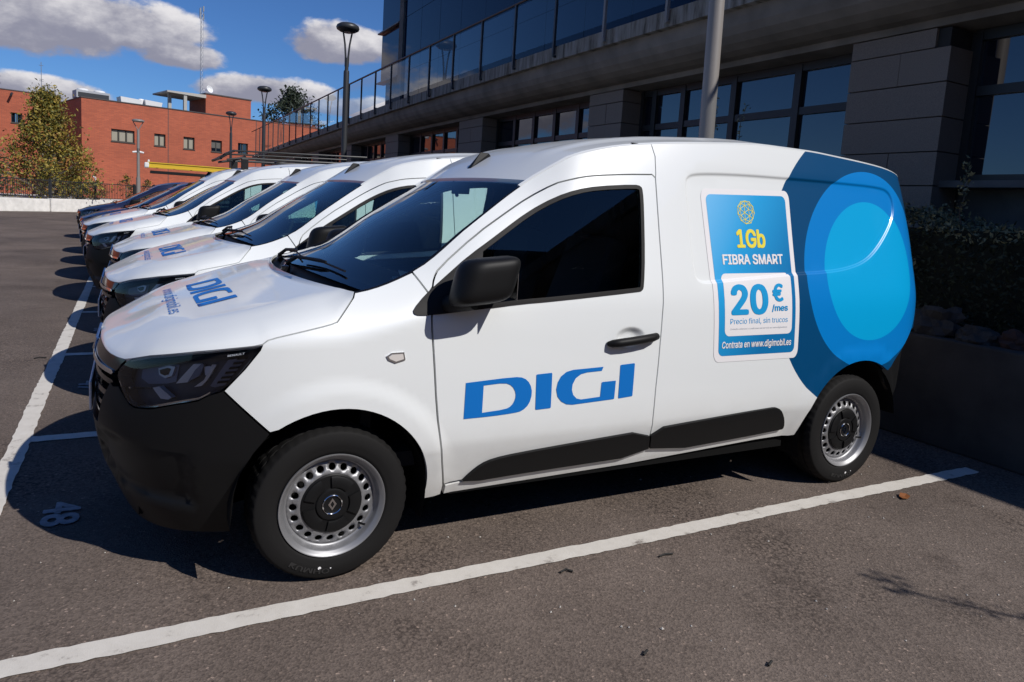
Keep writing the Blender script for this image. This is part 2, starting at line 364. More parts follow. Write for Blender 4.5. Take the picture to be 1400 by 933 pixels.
HEAD = [(-.766,.800),(-.67,.826),(-.49,.858),(-.383,.873),(-.266,.888),(-.278,.870),(-.321,.808),(-.384,.733),(-.425,.720),(-.464,.697),(-.537,.680),(-.63,.654),(-.70,.648),(-.727,.655),(-.763,.681),(-.792,.714),(-.818,.741),(-.807,.765),(-.781,.790)]
BUMP = [(SF,.165),(-1.15,.165),(-.95,.168),(-.581,.184),(-.367,.194),(-.352,.32),(-.325,.44),(-.28,.52),(-.232,.582),(-.384,.729),(-.425,.716),(-.464,.693),(-.537,.676),(-.63,.650),(-.70,.644),(-.727,.651),(-.765,.677),(-.80,.700),(-.839,.693),(-.86,.703),(-.916,.633),(-.949,.585),(-1.0,.525),(SF,.51)]
HOODLINE = [(.066,1.057),(.058,1.040),(.019,.996),(-.011,.962),(-.03,.955),(-.064,.947),(-.218,.915),(-.255,.905),(-.272,.892),(-.30,.886),(-.383,.876),(-.49,.861),(-.67,.829),(-.766,.804),(-.80,.797),(-.85,.795),(-.93,.795),(-1.0,.798),(-1.06,.802),(-1.2,.806),(SF,.808)]
TRIM1 = [(.508,.299),(.542,.341),(.583,.376),(.634,.395),(.738,.407),(1.039,.426),(1.405,.447),(1.440,.318),(.836,.310)]
TRIM2 = [(1.413,.449),(1.699,.467),(2.158,.492),(2.203,.489),(2.24,.465),(2.278,.419),(2.300,.372),(2.288,.358),(1.448,.317)]
BUMPREC = [(-1.12,.40),(-1.0,.50),(-.82,.53),(-.50,.535),(-.485,.52),(-.485,.31),(-.50,.295),(-.90,.28),(-1.04,.345)]
def seg_dist(x, y, poly):
    best = 9; n = len(poly)
    for i in range(n):
        ax, ay = poly[i-1]; bx, by = poly[i]; dx, dy = bx-ax, by-ay; L = dx*dx+dy*dy
        t = min(1, max(0, ((x-ax)*dx+(y-ay)*dy)/L)) if L > 1e-12 else 0
        d = (x-ax-t*dx)**2+(y-ay-t*dy)**2
        if d < best: best = d
    return math.sqrt(best)
def relief(s, z):
    """pressed shapes of the side: recessed load panel, wing flares, handle cup, bumper pocket"""
    h = 0.0
    if 1.55 < s < 3.16 and 1.07 < z < 1.67:
        ins = pip(s, z, CREASE); d = seg_dist(s, z, CREASE)*(1 if ins else -1); h -= .011*sstep(-.005, .013, d)
    if -.6 < s < .6 and z < .85:
        r = math.hypot(s, z-.30); h += .011*(1-sstep(.40, .475, r))*sstep(-.32, -.1, s)
    if 2.2 < s < 3.4 and z < .9:
        r = math.hypot(s-2.812, z-.31); h += .009*(1-sstep(.43, .49, r))
    if 1.1 < s < 1.4 and .80 < z < .95:
        r = math.hypot((s-1.248)/.085, (z-.872)/.050); h -= .022*(1-sstep(.35, 1.0, r))
    if s < -.45 and z < .56 and pip(s, z, BUMPREC):
        h -= .022*sstep(0, .03, seg_dist(s, z, BUMPREC))
    return h
def _n(f, s, z):
    e = .003; a = Vector(f(s+e, z)); b = Vector(f(s-e, z)); c = Vector(f(s, z+e)); d = Vector(f(s, z-e))
    return (a-b).cross(c-d).normalized()
def SP(s, z, off=0.0):
    p = Vector(side_point(s, z)); h = off+relief(s, z)
    return p + _n(side_point, s, z)*h if h else p
def SPN(s, z):
    f = lambda a, b: Vector(side_point(a, b)) + _nc(a, b)*relief(a, b) if near_relief(a, b) else Vector(side_point(a, b))
    return _n(f, s, z)
_cache = {}
def _nc(s, z):
    k = (round(s, 2), round(z, 2))
    if k not in _cache: _cache[k] = _n(side_point, s, z)
    return _cache[k]
def near_relief(s, z): return relief(s, z) != 0.0
def top_z(s):
    z = 1.6
    for _ in range(12): z = lerp_tab(EDGE_Z, side_point(s, z)[0])
    return z
def patch(outline, holes=(), off=0, res=.05, rim=.014, lines=(), mind=.35, close=True):
    """sheet on the body side -> verts, faces, normals, pts2d"""
    outline = densify(outline if area2(outline) > 0 else outline[::-1], res); holes = [densify(h, res) for h in holes]
    pts, tris = triangulate(outline, holes, res, lines, mind)
    ns = [SPN(s, z) for s, z in pts]; vs = [SP(s, z, off) for s, z in pts]; vs = [Vector(v) for v in vs]
    tris = [t if area2([pts[k] for k in t]) > 0 else t[::-1] for t in tris]
    rimf = []
    if rim:
        cnt = {}
        for t in tris:
            for i in range(3): cnt.setdefault(tuple(sorted((t[i], t[(i+1) % 3]))), []).append((t[i], t[(i+1) % 3], t))
        inn = {}; nv = list(vs); nn = list(ns); top = {}
        for k, l in cnt.items():
            if len(l) != 1: continue
            a, b, t = l[0]; q = []
            for j in (b, a):
                if j not in top:
                    top[j] = len(nv); nv.append(vs[j]); nn.append(ns[j]); inn[j] = len(nv); nv.append(vs[j]-ns[j]*rim); nn.append(ns[j])
            rimf.append(((top[b], top[a], inn[a], inn[b]), t))
        vs, ns = nv, nn
    return vs, tris, ns, pts, rimf
def build_sheet(name, vs, faces, ns, mat, parent, flip=False, uv=None):
    used = sorted({k for f in faces for k in f}); mp = {k: i for i, k in enumerate(used)}
    v = [Vector(vs[k]) for k in used]; n = [Vector(ns[k]) for k in used]; f = [tuple(mp[k] for k in q) for q in faces]
    if flip:
        v = [Vector((p.x, -p.y, p.z)) for p in v]; n = [Vector((p.x, -p.y, p.z)) for p in n]; f = [q[::-1] for q in f]
    me = mesh_from(name, v, f, mat, smooth=True)
    # keep rim faces flat, sheet faces on the exact surface normals
    me.normals_split_custom_set_from_vertices([tuple(x) for x in n])
    if uv is not None:
        a = me.attributes.new('print_uv', 'FLOAT_VECTOR', 'POINT')
        for i, k in enumerate(used): a.data[i].vector = (uv[k][0], uv[k][1], 0)
    return new_obj(name, me, parent)
def sheet(name, outline, mat, parent, both=True, parents=None, uvf=None, **k):
    vs, tris, ns, pts, rimf = patch(outline, **k)
    # rim quads get a normal of their own: split them off as extra vertices
    faces = list(tris); V = list(vs); NN = list(ns)
    for q, t in rimf:
        p = [Vector(vs[i]) for i in q]; n = (p[1]-p[0]).cross(p[2]-p[0]); n = n.normalized() if n.length > 1e-12 else Vector(ns[q[0]])
        b = len(V); V += p; NN += [n]*4; faces.append((b, b+1, b+2, b+3))
    uv = None
    if uvf: uv = {i: uvf(*pts[i]) for i in range(len(pts))}; uv.update({i: (0, 0) for i in range(len(pts), len(V))})
    o = [build_sheet(name, V, faces, NN, mat, parent, uv=uv)]
    if both: o.append(build_sheet(name, V, faces, NN, mat, parents if parents is not None else parent, True))
    return o
def clip_half(poly, a, b):
    """keep the part of the polygon left of the line a->b"""
    f = lambda p: (b[0]-a[0])*(p[1]-a[1])-(b[1]-a[1])*(p[0]-a[0])
    out = []
    for i in range(len(poly)):
        p, q = poly[i-1], poly[i]; fp, fq = f(p), f(q)
        if (fp >= 0) != (fq >= 0):
            t = fp/(fp-fq); out.append((p[0]+(q[0]-p[0])*t, p[1]+(q[1]-p[1])*t))
        if fq >= 0: out.append(q)
    return out
_font_cache = {}
FONT = None
try:      # the plain sans that ships inside Blender, else the built-in one
    import os
    FONT = bpy.data.fonts.load(os.path.join(bpy.utils.system_resource('DATAFILES'), 'fonts', 'Inter.woff2'))
except Exception: FONT = None
def text_shape(body, bold=0.0, res=3, plain=False):
    """flat lettering -> (verts2d, faces, layer of each vertex) scaled to a unit box; heavier strokes come from shifted copies stacked in thin layers"""
    key = (body, bold, res, plain)
    if key in _font_cache: return _font_cache[key]
    c = bpy.data.curves.new('lettering', 'FONT'); c.body = body; c.size = 1; c.resolution_u = res; c.fill_mode = 'FRONT'
    if FONT and not plain: c.font = FONT
    o = bpy.data.objects.new('lettering', c); COL.objects.link(o)
    dg = bpy.context.evaluated_depsgraph_get(); me = bpy.data.meshes.new_from_object(o.evaluated_get(dg))
    bm = bmesh.new(); bm.from_mesh(me); bmesh.ops.triangulate(bm, faces=bm.faces)
    v0 = [(p.co.x, p.co.y) for p in bm.verts]; f0 = [tuple(p.index for p in q.verts) for q in bm.faces]; bm.free()
    f0 = [t if area2([v0[k] for k in t]) > 0 else t[::-1] for t in f0]
    bpy.data.objects.remove(o); bpy.data.curves.remove(c); bpy.data.meshes.remove(me)
    v = []; f = []; lay = []
    sh = [(0, 0)] if bold <= 0 else [(-bold, 0), (bold, 0), (0, bold*.6), (0, -bold*.6), (-bold*.7, bold*.45), (bold*.7, bold*.45), (-bold*.7, -bold*.45), (bold*.7, -bold*.45)]
    for i, (dx, dy) in enumerate(sh):
        n = len(v); v += [(x+dx, y+dy) for x, y in v0]; f += [tuple(k+n for k in t) for t in f0]; lay += [i]*len(v0)
    x0 = min(p[0] for p in v); x1 = max(p[0] for p in v); y0 = min(p[1] for p in v); y1 = max(p[1] for p in v)
    r = ([((p[0]-x0)/(x1-x0), (p[1]-y0)/(y1-y0)) for p in v], f, lay); _font_cache[key] = r; return r
def round_rect(x0, y0, x1, y1, r, n=5):
    out = []
    for cx, cy, a in ((x1-r, y0+r, -90), (x1-r, y1-r, 0), (x0+r, y1-r, 90), (x0+r, y0+r, 180)):
        for k in range(n+1): t = R(a+90*k/n); out.append((cx+r*math.cos(t), cy+r*math.sin(t)))
    return out
# letters of the side logo, traced on the door
LOGO_D = smooth_poly([(.481,.578),(.481,.721),(.689,.733),(.735,.727),(.765,.70),(.777,.66),(.766,.615),(.737,.590),(.701,.584),(.60,.579)], 1, keep=(0,1))
LOGO_DH = smooth_poly([(.558,.597),(.557,.706),(.650,.711),(.683,.697),(.701,.668),(.701,.640),(.686,.615),(.660,.603)], 1, keep=(0,1))
LOGO_I1 = [(.790,.735),(.793,.737),(.861,.740),(.864,.736),(.870,.594),(.867,.591),(.801,.589),(.797,.593)]
LOGO_G = [(1.116,.752),(1.109,.735),(1.035,.732),(1.005,.726),(.980,.710),(.967,.685),(.966,.662),(.974,.640),(.992,.623),(1.015,.617),(1.112,.622),(1.113,.683),(1.117,.686),(1.185,.688),(1.187,.685),(1.187,.608),(1.183,.606),(.975,.597),(.945,.601),(.918,.615),(.898,.637),(.889,.668),(.894,.698),(.908,.723),(.932,.740),(.965,.747)]
LOGO_I2 = [(1.204,.753),(1.207,.756),(1.278,.760),(1.281,.756),(1.284,.615),(1.281,.612),(1.211,.607),(1.208,.611)]

# ------------------------------------------------------------------ wheel
def ymat(x, y, z): return Matrix.Translation((x, y, z)) @ Matrix.Rotation(PI/2, 4, 'X')
def make_wheel_meshes():
    n = 144; prof = [(.198,-.080),(.215,-.0875),(.25,-.0925),(.28,-.089),(.2975,-.079),(.3065,-.062),(.3095,-.05),(.3095,-.046),(.302,-.045),(.302,-.040),(.3098,-.039),(.3100,-.004),(.302,-.003),(.302,.003),(.3100,.004),(.3098,.039),(.302,.040),(.302,.045),(.3095,.046),(.3095,.05),(.3065,.062),(.2975,.079),(.293,.0835),(.288,.086),(.284,.0872),(.27,.0905),(.25,.0925),(.232,.0915),(.222,.089),(.215,.0885),(.205,.085),(.199,.078)]
    prof = [(.1925+(r-.198)*(.288-.1925)/(.310-.198), z) for r, z in prof]; v = []; f = []
    for i, (r, z) in enumerate(prof):
        for k in range(n):
            rr = r
            if r > .274 and k % 3 == 0 and abs(z) > .044: rr -= .0035
            if r > .2868 and k % 4 == 0 and .004 <= abs(z) <= .0395: rr -= .004
            v.append((rr*math.cos(2*PI*k/n), rr*math.sin(2*PI*k/n), z))
    for i in range(len(prof)-1):
        for k in range(n): f.append((i*n+k, i*n+(k+1) % n, (i+1)*n+(k+1) % n, (i+1)*n+k))
    tyre = mesh_from('tyre', v, f, TYRE); bm = bmesh.new(); bm.from_mesh(tyre); bmesh.ops.recalc_face_normals(bm, faces=bm.faces)
    for q in bm.faces: q.smooth = True
    for e in bm.edges: e.smooth = e.calc_face_angle(0) < .7
    bm.to_mesh(tyre); bm.free()
    b = MB(); b.lathe([(.201,.079),(.2035,.0865),(.2015,.090),(.198,.0895),(.193,.083),(.185,.078),(.181,.072),(.179,.060),(.176,.052),(.1705,.0455),(.166,.0455)], 72)
    rim = b.mesh('rim', STEEL, smooth=True, auto=1.0)
    # disc with twenty round holes
    holes = [[(.1425*math.cos(2*PI*h/20)+.0135*math.cos(a), .1425*math.sin(2*PI*h/20)+.0135*math.sin(a)) for a in [2*PI*t/12 for t in range(12)]] for h in range(20)]
    outer = [(.167*math.cos(2*PI*k/90), .167*math.sin(2*PI*k/90)) for k in range(90)]; inn = [(.112*math.cos(2*PI*k/60), .112*math.sin(2*PI*k/60)) for k in range(60)]
    pts, tris = triangulate(outer, holes+[inn], .012)
    zf = lambda x, y: .033+.016*sstep(.166, .145, math.hypot(x, y))+.006*sstep(.14, .115, math.hypot(x, y))
    zf = lambda x, y: .0455 + .015*(1-sstep(.118, .166, math.hypot(x, y)))
    vs = [(x, y, zf(x, y)) for x, y in pts]; nb = len(vs); tr = [t if area2([pts[k] for k in t]) > 0 else t[::-1] for t in tris]
    cnt = {}
    for t in tr:
        for i in range(3): cnt.setdefault(tuple(sorted((t[i], t[(i+1) % 3]))), []).append((t[i], t[(i+1) % 3]))
    fs = list(tr)
    for l in cnt.values():
        if len(l) == 1:
            a, c = l[0]; k = len(vs); vs += [(vs[a][0], vs[a][1], vs[a][2]-.006), (vs[c][0], vs[c][1], vs[c][2]-.006)]; fs.append((c, a, k, k+1))
    disc = mesh_from('wheel_disc', vs, fs, STEEL, smooth=False); disc.polygons.foreach_set('use_smooth', [i < len(tr) for i in range(len(fs))])
    b = MB(); b.lathe([(.176,.040),(.165,.012),(.02,.010),(.0,.010)], 40); back = b.mesh('brake_drum', INNER)
    b = MB(); b.lathe([(.117,.046),(.1165,.0545),(.112,.058),(.064,.0605),(.060,.066),(.052,.068),(.036,.064),(.0,.064)], 60)
    for k in range(5):
        a0 = R(68+72*k-25); a1 = R(68+72*k+25); m = 10; base = len(b.v)
        for r, z in ((.066,.0595),(.067,.0675),(.071,.069),(.104,.0665),(.1095,.064),(.1105,.0585)):
            for j in range(m+1):
                a = a0+(a1-a0)*j/m; b.v.append((r*math.cos(a), r*math.sin(a), z))
        for i in range(5):
            for j in range(m): q = base+i*(m+1)+j; b.f.append((q, q+m+1, q+m+2, q+1))
        for j0 in (0, m):
            b.f.append(tuple(base+i*(m+1)+j0 for i in range(6)))
    cap = b.mesh('hub_cap', PLASTIC, smooth=True, auto=.5)
    b = MB(); b.lathe([(.0375,.064),(.0385,.069),(.0365,.0705),(.0345,.069),(.0345,.064)], 40)
    # emblem: an upright open lozenge
    o = [(0,.024),(.016,0),(0,-.024),(-.016,0)]; i_ = [(0,.013),(.0075,0),(0,-.013),(-.0075,0)]; n0 = len(b.v)
    for p in o+i_: b.v.append((p[0], p[1], .0655))
    for k in range(4): b.f.append((n0+k, n0+4+k, n0+4+(k+1) % 4, n0+(k+1) % 4))
    ring = b.mesh('cap_ring', CHROME, smooth=True, auto=.6)
    b = MB()
    for a, r, q in ((-101, .243, .0062), (-91, .245, .0026)):
        c = Vector((r*math.cos(R(a)), r*math.sin(R(a)), .0934)); n0 = len(b.v)
        b.v += [tuple(c+Vector((q*math.cos(2*PI*k/12), q*math.sin(2*PI*k/12), 0))) for k in range(12)]; b.f.append(tuple(range(n0, n0+12)))
    dots = b.mesh('paint_dot', STK_WHITE)
    b = MB(); b.tube([(.150*math.cos(R(-42)), .150*math.sin(R(-42)), .048), (.160*math.cos(R(-40)), .160*math.sin(R(-40)), .062), (.166*math.cos(R(-38)), .166*math.sin(R(-38)), .070)], .0045, 8)
    valve = b.mesh('tyre_valve', PLASTIC)
    tv, tf, _ = text_shape('KUMHO', .02); vv = []
    for a, b_ in tv:
        t = R(-128+36*a); r = .2335+.019*b_; vv.append((r*math.cos(t), r*math.sin(t), .0938))
    txt = mesh_from('tyre_lettering', vv, tf, TYRE_TXT)
    for me in (cap, ring): me.transform(Matrix.Translation((0, 0, .0085)))
    for me in (rim, disc, back, cap, ring, dots, valve): me.transform(Matrix.Diagonal((.955, .955, 1, 1)))
    return dict(tyre=tyre, rim=rim, disc=disc, back=back, cap=cap, ring=ring, dots=dots, valve=valve, txt=txt)
WM = make_wheel_meshes()
def add_wheel(parent, x, side, spin=0):
    w = new_obj('wheel', WM['tyre'], parent); q_ = 1.0 if x == 0 else 1.055; w.matrix_local = Matrix.Translation((x, side*.762, .2855*q_)) @ Matrix.Diagonal((q_, 1, q_, 1)) @ Matrix.Rotation(PI/2*(-side), 4, 'X') @ Matrix.Rotation(spin, 4, 'Z')
    for k, nm in (('rim', 'rim'), ('disc', 'wheel_disc'), ('back', 'brake_drum'), ('cap', 'hub_cap'), ('ring', 'cap_ring'), ('dots', 'paint_dot'), ('valve', 'tyre_valve'), ('txt', 'tyre_lettering')): new_obj(nm, WM[k], w)
    return w
# ------------------------------------------------------------------ delivery van
HOOD_T = [(-.85,.81),(-.78,.832),(-.7,.862),(-.6,.893),(-.5,.920),(-.4,.945),(-.3,.972),(-.2,1.0),(-.1,1.028),(0,1.054),(.1,1.078)]
RIDGE = [(-.85,.38),(-.72,.43),(-.6,.50),(-.45,.59),(-.3,.655),(-.1,.69),(.08,.705)]
def hood_t(x, y):
    ay = abs(y); yr = lerp_tab(RIDGE, x); f = max(0, 1-((x+.36)/.44)**2); q = min(ay, yr)/yr
    return lerp_tab(HOOD_T, x)+.004*f*q**3 - .010*q*q + .0045*sstep(-.75, -.5, x)*(1-sstep(0, .05, abs(ay-yr))) - .05*max(0, ay-yr)
def make_hood():
    b2 = densify(HOODLINE, .022, False); A = [Vector(side_point(s, z)) for s, z in b2]; A[-1].y = 0
    qs = [0,.012,.03,.055,.085,.12,.16,.21,.26,.31,.36,.42,.48,.54,.61,.68,.76,.84,.92,1.0]
    rows = []; xe = A[0].x
    for i, a in enumerate(A):
        s = b2[i][0]
        if s > -.27: t = (.066-s)/(.336); xs = -.06-.26*t
        else: t = (s+.27)/(SF+.27); xs = -.32-.10*t
        row = []
        for q in qs:
            w = 1-(1-q)**2; bl = 1-sstep(0, .5, t if s <= -.27 else 0)
            x = a.x+(xs-a.x)*(w*bl+q*(1-bl)); y = a.y*(1-q)
            d = math.hypot(x-a.x, y-a.y); r = .22 if s > -.5 else .22+.06*sstep(-.5, -.8, s); k = min(1, d/r)
            T = max(hood_t(x, y), a.z+.0)
            if s < -.75: T = max(T, a.z+.03*(1-q))
            z = a.z+(T-a.z)*(1-(1-k)**1.7)**(1/1.7)
            row.append(Vector((x, y, z)))
        rows.append(row)
    v = []; f = []; nq = len(qs)
    for row in rows: v += row
    nr = len(rows)
    for i in range(nr-1):
        for j in range(nq-1): f.append((i*nq+j, i*nq+j+1, (i+1)*nq+j+1, (i+1)*nq+j))
    n0 = len(v); v += [Vector((p.x, -p.y, p.z)) for p in v]; f += [tuple(n0+k for k in q[::-1]) for q in f]
    me = mesh_from('bonnet', v, f, PAINT, smooth=True)
    bm = bmesh.new(); bm.from_mesh(me); bmesh.ops.remove_doubles(bm, verts=bm.verts, dist=.0008); bmesh.ops.recalc_face_normals(bm, faces=bm.faces)
    if sum(q.normal.z for q in bm.faces) < 0: bmesh.ops.reverse_faces(bm, faces=bm.faces)
    for q in bm.faces: q.smooth = True
    bm.to_mesh(me); bm.normal_update(); bvh = BVHTree.FromBMesh(bm)
    # folded edge
    es = [e for e in bm.edges if e.is_boundary]; r = bmesh.ops.extrude_edge_only(bm, edges=es)
    for e in es: e.smooth = False
    for g in r['geom']:
        if isinstance(g, bmesh.types.BMVert): g.co.z -= .012; g.co.x += .004*(1 if g.co.x < -.5 else 0); g.co.y *= .99
    bm.to_mesh(me); bm.free()
    return me, bvh
def lid(rows, ny, fx, fz, fy):
    v = []; f = []
    for xe in rows:
        ye = fy(xe)
        for j in range(ny+1):
            t = -1+2*j/ny; t = math.copysign(1-(1-abs(t))**1.25, t); v.append(Vector((fx(xe, t), ye*t, fz(xe, t))))
    for i in range(len(rows)-1):
        for j in range(ny):
            a = i*(ny+1)+j; f.append((a, a+ny+1, a+ny+2, a+1))
    return v, [q[::-1] for q in f]
def bow(xe): return .10-.035*sstep(.07, .83, xe) if xe < .83 else .065*(1-sstep(.83, 1.35, xe))
CROWN = [(.06,.02),(.3,.022),(.83,.010),(1.0,.022),(1.2,.036),(1.5,.050),(2.0,.046),(3.0,.036),(3.6,.03)]
def lid_x(xe, t): return xe-bow(xe)*(1-t*t)
def lid_z(xe, t): return lerp_tab(EDGE_Z, xe)+lerp_tab(CROWN, xe)*(1-abs(t)**2.4)
def drop_print(name, verts2d, faces, bvh, mat, parent, lift=.0018):
    v = []
    for x, y in verts2d:
        h = bvh.ray_cast(Vector((x, y, 2)), Vector((0, 0, -1)))
        p = h[0]+h[1]*lift if h[0] is not None else Vector((x, y, .95)); v.append(p)
    return new_obj(name, mesh_from(name, v, faces, mat, smooth=True), parent)
CLINES = []
for d_ in (-.006, .004, .014):
    q_ = densify(inset(CREASE, d_), .03); CLINES.append(q_+q_[:1])
# poster on the load panel: local (u, v) in 0..1 -> side surface
STQ = [(1.738,.740),(2.300,.740),(2.250,1.565),(1.672,1.539)]
def stk(u, v):
    a = [STQ[0][i]+(STQ[1][i]-STQ[0][i])*u for i in (0, 1)]; b = [STQ[3][i]+(STQ[2][i]-STQ[3][i])*u for i in (0, 1)]
    return (a[0]+(b[0]-a[0])*v, a[1]+(b[1]-a[1])*v)
def stk_sheet(name, poly, mat, parent, off, holes=(), uvf=None, res=.05):
    # keep the outline in (u, v); lengths are about .57 m wide and .81 m high
    o = sheet(name, [stk(*p) for p in poly], mat, parent, both=False, off=off, rim=0, res=res, holes=[[stk(*p) for p in h] for h in holes], uvf=uvf, lines=CLINES)
    return o[0]
def stk_text(name, body, box, mat, parent, off=.0032, bold=.0, slant=0):
    v, f, lay = text_shape(body, bold); x0, y0, x1, y1 = box
    vs = []
    for (a, b), l in zip(v, lay):
        s, z = stk(x0+(x1-x0)*a+slant*(b-.5)*(y1-y0), y0+(y1-y0)*b); vs.append(SP(s, z, off+l*.00012))
    return new_obj(name, mesh_from(name, vs, f, mat), parent)
def ico_globe():
    t = (1+5**.5)/2; P = [Vector(p).normalized() for p in [(-1,t,0),(1,t,0),(-1,-t,0),(1,-t,0),(0,-1,t),(0,1,t),(0,-1,-t),(0,1,-t),(t,0,-1),(t,0,1),(-t,0,-1),(-t,0,1)]]
    F = [(0,11,5),(0,5,1),(0,1,7),(0,7,10),(0,10,11),(1,5,9),(5,11,4),(11,10,2),(10,7,6),(7,1,8),(3,9,4),(3,4,2),(3,2,6),(3,6,8),(3,8,9),(4,9,5),(2,4,11),(6,2,10),(8,6,7),(9,8,1)]
    mid = {}; E = set()
    def m(a, b):
        k = tuple(sorted((a, b)))
        if k not in mid: mid[k] = len(P); P.append(((P[a]+P[b])/2).normalized())
        return mid[k]
    for a, b, c in F:
        x, y, z = m(a, b), m(b, c), m(c, a)
        for q in ((a,x),(x,b),(b,y),(y,c),(c,z),(z,a),(x,y),(y,z),(z,x)): E.add(tuple(sorted(q)))
    M = Matrix.Rotation(.35, 3, 'X') @ Matrix.Rotation(.4, 3, 'Y'); Q = [M @ p for p in P]
    return Q, [e for e in E if Q[e[0]].z > -.05 and Q[e[1]].z > -.05]

def make_van():
    root = empty('delivery_van', (0, 0, 0), None, None)
    # --- bonnet, windscreen, roof
    hood_me, hood_bvh = make_hood(); hood = new_obj('bonnet', hood_me, root)
    fy = lambda xe: lerp_tab(EDGE_Y, xe)-.010
    rows = [.10+.72*i/20 for i in range(21)]
    v, f = lid(rows, 28, lid_x, lambda xe, t: lid_z(xe, t)-.004, fy); new_obj('windscreen', mesh_from('windscreen', v, [q[::-1] for q in f], GLASS_F, smooth=True), root)
    # black ceramic border of the glass, just under it
    vb = []; fb = []
    def band(r0, r1, t0, t1, n=24):
        base = len(vb)
        for i in range(n+1):
            for a, b in ((r0, t0), (r1, t1)) if r0 != r1 else ((r0, t0), (r0, t1)): pass
    inner = lambda xe, t: Vector((lid_x(xe, t), fy(xe)*t, lid_z(xe, t)-.010))
    nb = 26
    for (xa, xb) in ((.10, .155), (.785, .82)):
        base = len(vb)
        for j in range(nb+1):
            t = -1+2*j/nb; vb.append(inner(xa, t)); vb.append(inner(xb, t))
        for j in range(nb): q = base+2*j; fb.append((q, q+1, q+3, q+2))
    for sg in (-1, 1):
        base = len(vb)
        for i in range(nb+1):
            xe = .10+.72*i/nb; vb.append(inner(xe, sg*.998)); vb.append(inner(xe, sg*.972))
        for i in range(nb): q = base+2*i; fb.append((q, q+1, q+3, q+2))
    new_obj('glass_border', mesh_from('glass_border', vb, fb, FRIT, smooth=True), root)
    es_ = [.832+.03*i for i in range(18)]+[1.38+.12*i for i in range(12)]+[2.76+.06*i for i in range(18)]
    ep = [Vector(side_point(q, top_z(q))) for q in es_]; nt_ = 44; v = []; f = []
    for p in ep:
        xe = p.x; ye = -p.y-.013; fade = 1-sstep(2.75, 3.5, xe)
        for j in range(nt_+1):
            t = -1+2*j/nt_; t = math.copysign(1-(1-abs(t))**1.25, t); y = ye*t
            bead = .009*(1-sstep(.03, .075, abs(abs(y)-(.49-.05*(1-sstep(.83, 1.5, xe))))))*sstep(.9, 1.25, xe)*(1-sstep(2.9, 3.15, xe))
            bx = .11*sstep(2.75, 3.5, xe)*(1-abs(t)**2)
            v.append(Vector((lid_x(xe, t)+bx, y, p.z+lerp_tab(CROWN, xe)*(.35+.65*fade)*(1-abs(t)**2.4)+.004+bead-bx*.25)))
    for i in range(len(ep)-1):
        for j in range(nt_): q = i*(nt_+1)+j; f.append((q, q+1, q+nt_+2, q+nt_+1))
    me = mesh_from('roof', v, f, PAINT, smooth=True); bm = bmesh.new(); bm.from_mesh(me); bmesh.ops.recalc_face_normals(bm, faces=bm.faces)
    if sum(q.normal.z for q in bm.faces) < 0: bmesh.ops.reverse_faces(bm, faces=bm.faces)
    es = [e for e in bm.edges if e.is_boundary]; r = bmesh.ops.extrude_edge_only(bm, edges=es)
    for e in es: e.smooth = False
    for g in r['geom']:
        if isinstance(g, bmesh.types.BMVert): g.co.z -= .02; g.co.y *= .995
    bm.to_mesh(me); bm.free(); roof = new_obj('roof', me, root)
    for sg in (-1, 1):      # rubber bead beside the windscreen, painted gutter along the roof
        E_ = lambda q: Vector(side_point(q, top_z(q)))
        b = MB(); b.tube([(p.x, sg*(-p.y-.006), p.z-.014) for p in [E_(.07+.05*i) for i in range(16)]], .012, 6); b.obj('windscreen_bead', GLOSSBLK, root, smooth=True)
        b = MB(); b.tube([(p.x, sg*(-p.y-.010), p.z-.0065) for p in [E_(.80+.07*i) for i in range(44)]], .012, 6); b.obj('roof_gutter', PAINT, root, smooth=True)
        p = SP(1.335, lerp_tab(EDGE_Z, 1.335), 0); b = MB(); b.box(p.x-.022, p.x+.022, sg*(abs(p.y)-.012)-.006, sg*(abs(p.y)-.012)+.006, p.z-.004, p.z+.007); b.obj('channel_clip', GLOSSBLK, root, bevel=.002)
    # aerial fin at the front of the roof
    b = MB(); z0 = lid_z(.89, 0)
    v = [(.842,-.020,1.550),(.842,.020,1.550),(.958,.022,1.617),(.958,-.022,1.617),(.905,0,1.640),(.950,.004,1.636),(.950,-.004,1.636)]
    v = [(x, y, z+.022) for x, y, z in v]
    b.add(v, [(0,4,1),(0,3,6,4),(1,4,5,2),(4,6,5),(3,2,5,6),(0,1,2,3)]); b.obj('aerial_fin', PLASTIC, root, bevel=.003)
    # --- wings, pillars, doors, load sides
    D = smooth_poly(DOOR, 1, keep=(0, 17, 18, 23)); near = lambda q: min(range(len(D)), key=lambda i: (D[i][0]-q[0])**2+(D[i][1]-q[1])**2)
    iA, iC, iE = near((.348, 1.071)), near((1.417, 1.565)), near((1.428, .374))
    front = D[:iA+1]; top = D[iA:iC+1]; back = D[iC:iE+1]
    edge = lambda a, b, n: [(a+(b-a)*i/n, lerp_tab(EDGE_Z, a+(b-a)*i/n)-.001) for i in range(n+1)]
    g = .0036
    wing = ARCHF + [(.437, .252)] + front + [(.333, 1.060), (.292, 1.131)] + edge(.27, .075, 5) + HOODLINE[0:9] + [(-.278,.872),(-.321,.809),(-.384,.733)]
    wing_o = sheet('front_wing', inset(densify(wing, .02), .0048), PAINT, root, rim=.025, res=.024)
    pillar = [(.333, 1.060), (.292, 1.131)] + edge(.30, 1.409, 26) + [(1.424,1.66),(1.420,1.585)] + top[::-1]
    sheet('windscreen_pillar', inset(densify(pillar, .03), g*.7), PAINT, root, rim=.02)
    tops = [(s, top_z(s)-.001) for s in [1.41+.06*i for i in range(37)]+[3.62]]
    sill = [(2.406,.311),(2.136,.307),(1.352,.268),(.843,.258),(.447,.250)]
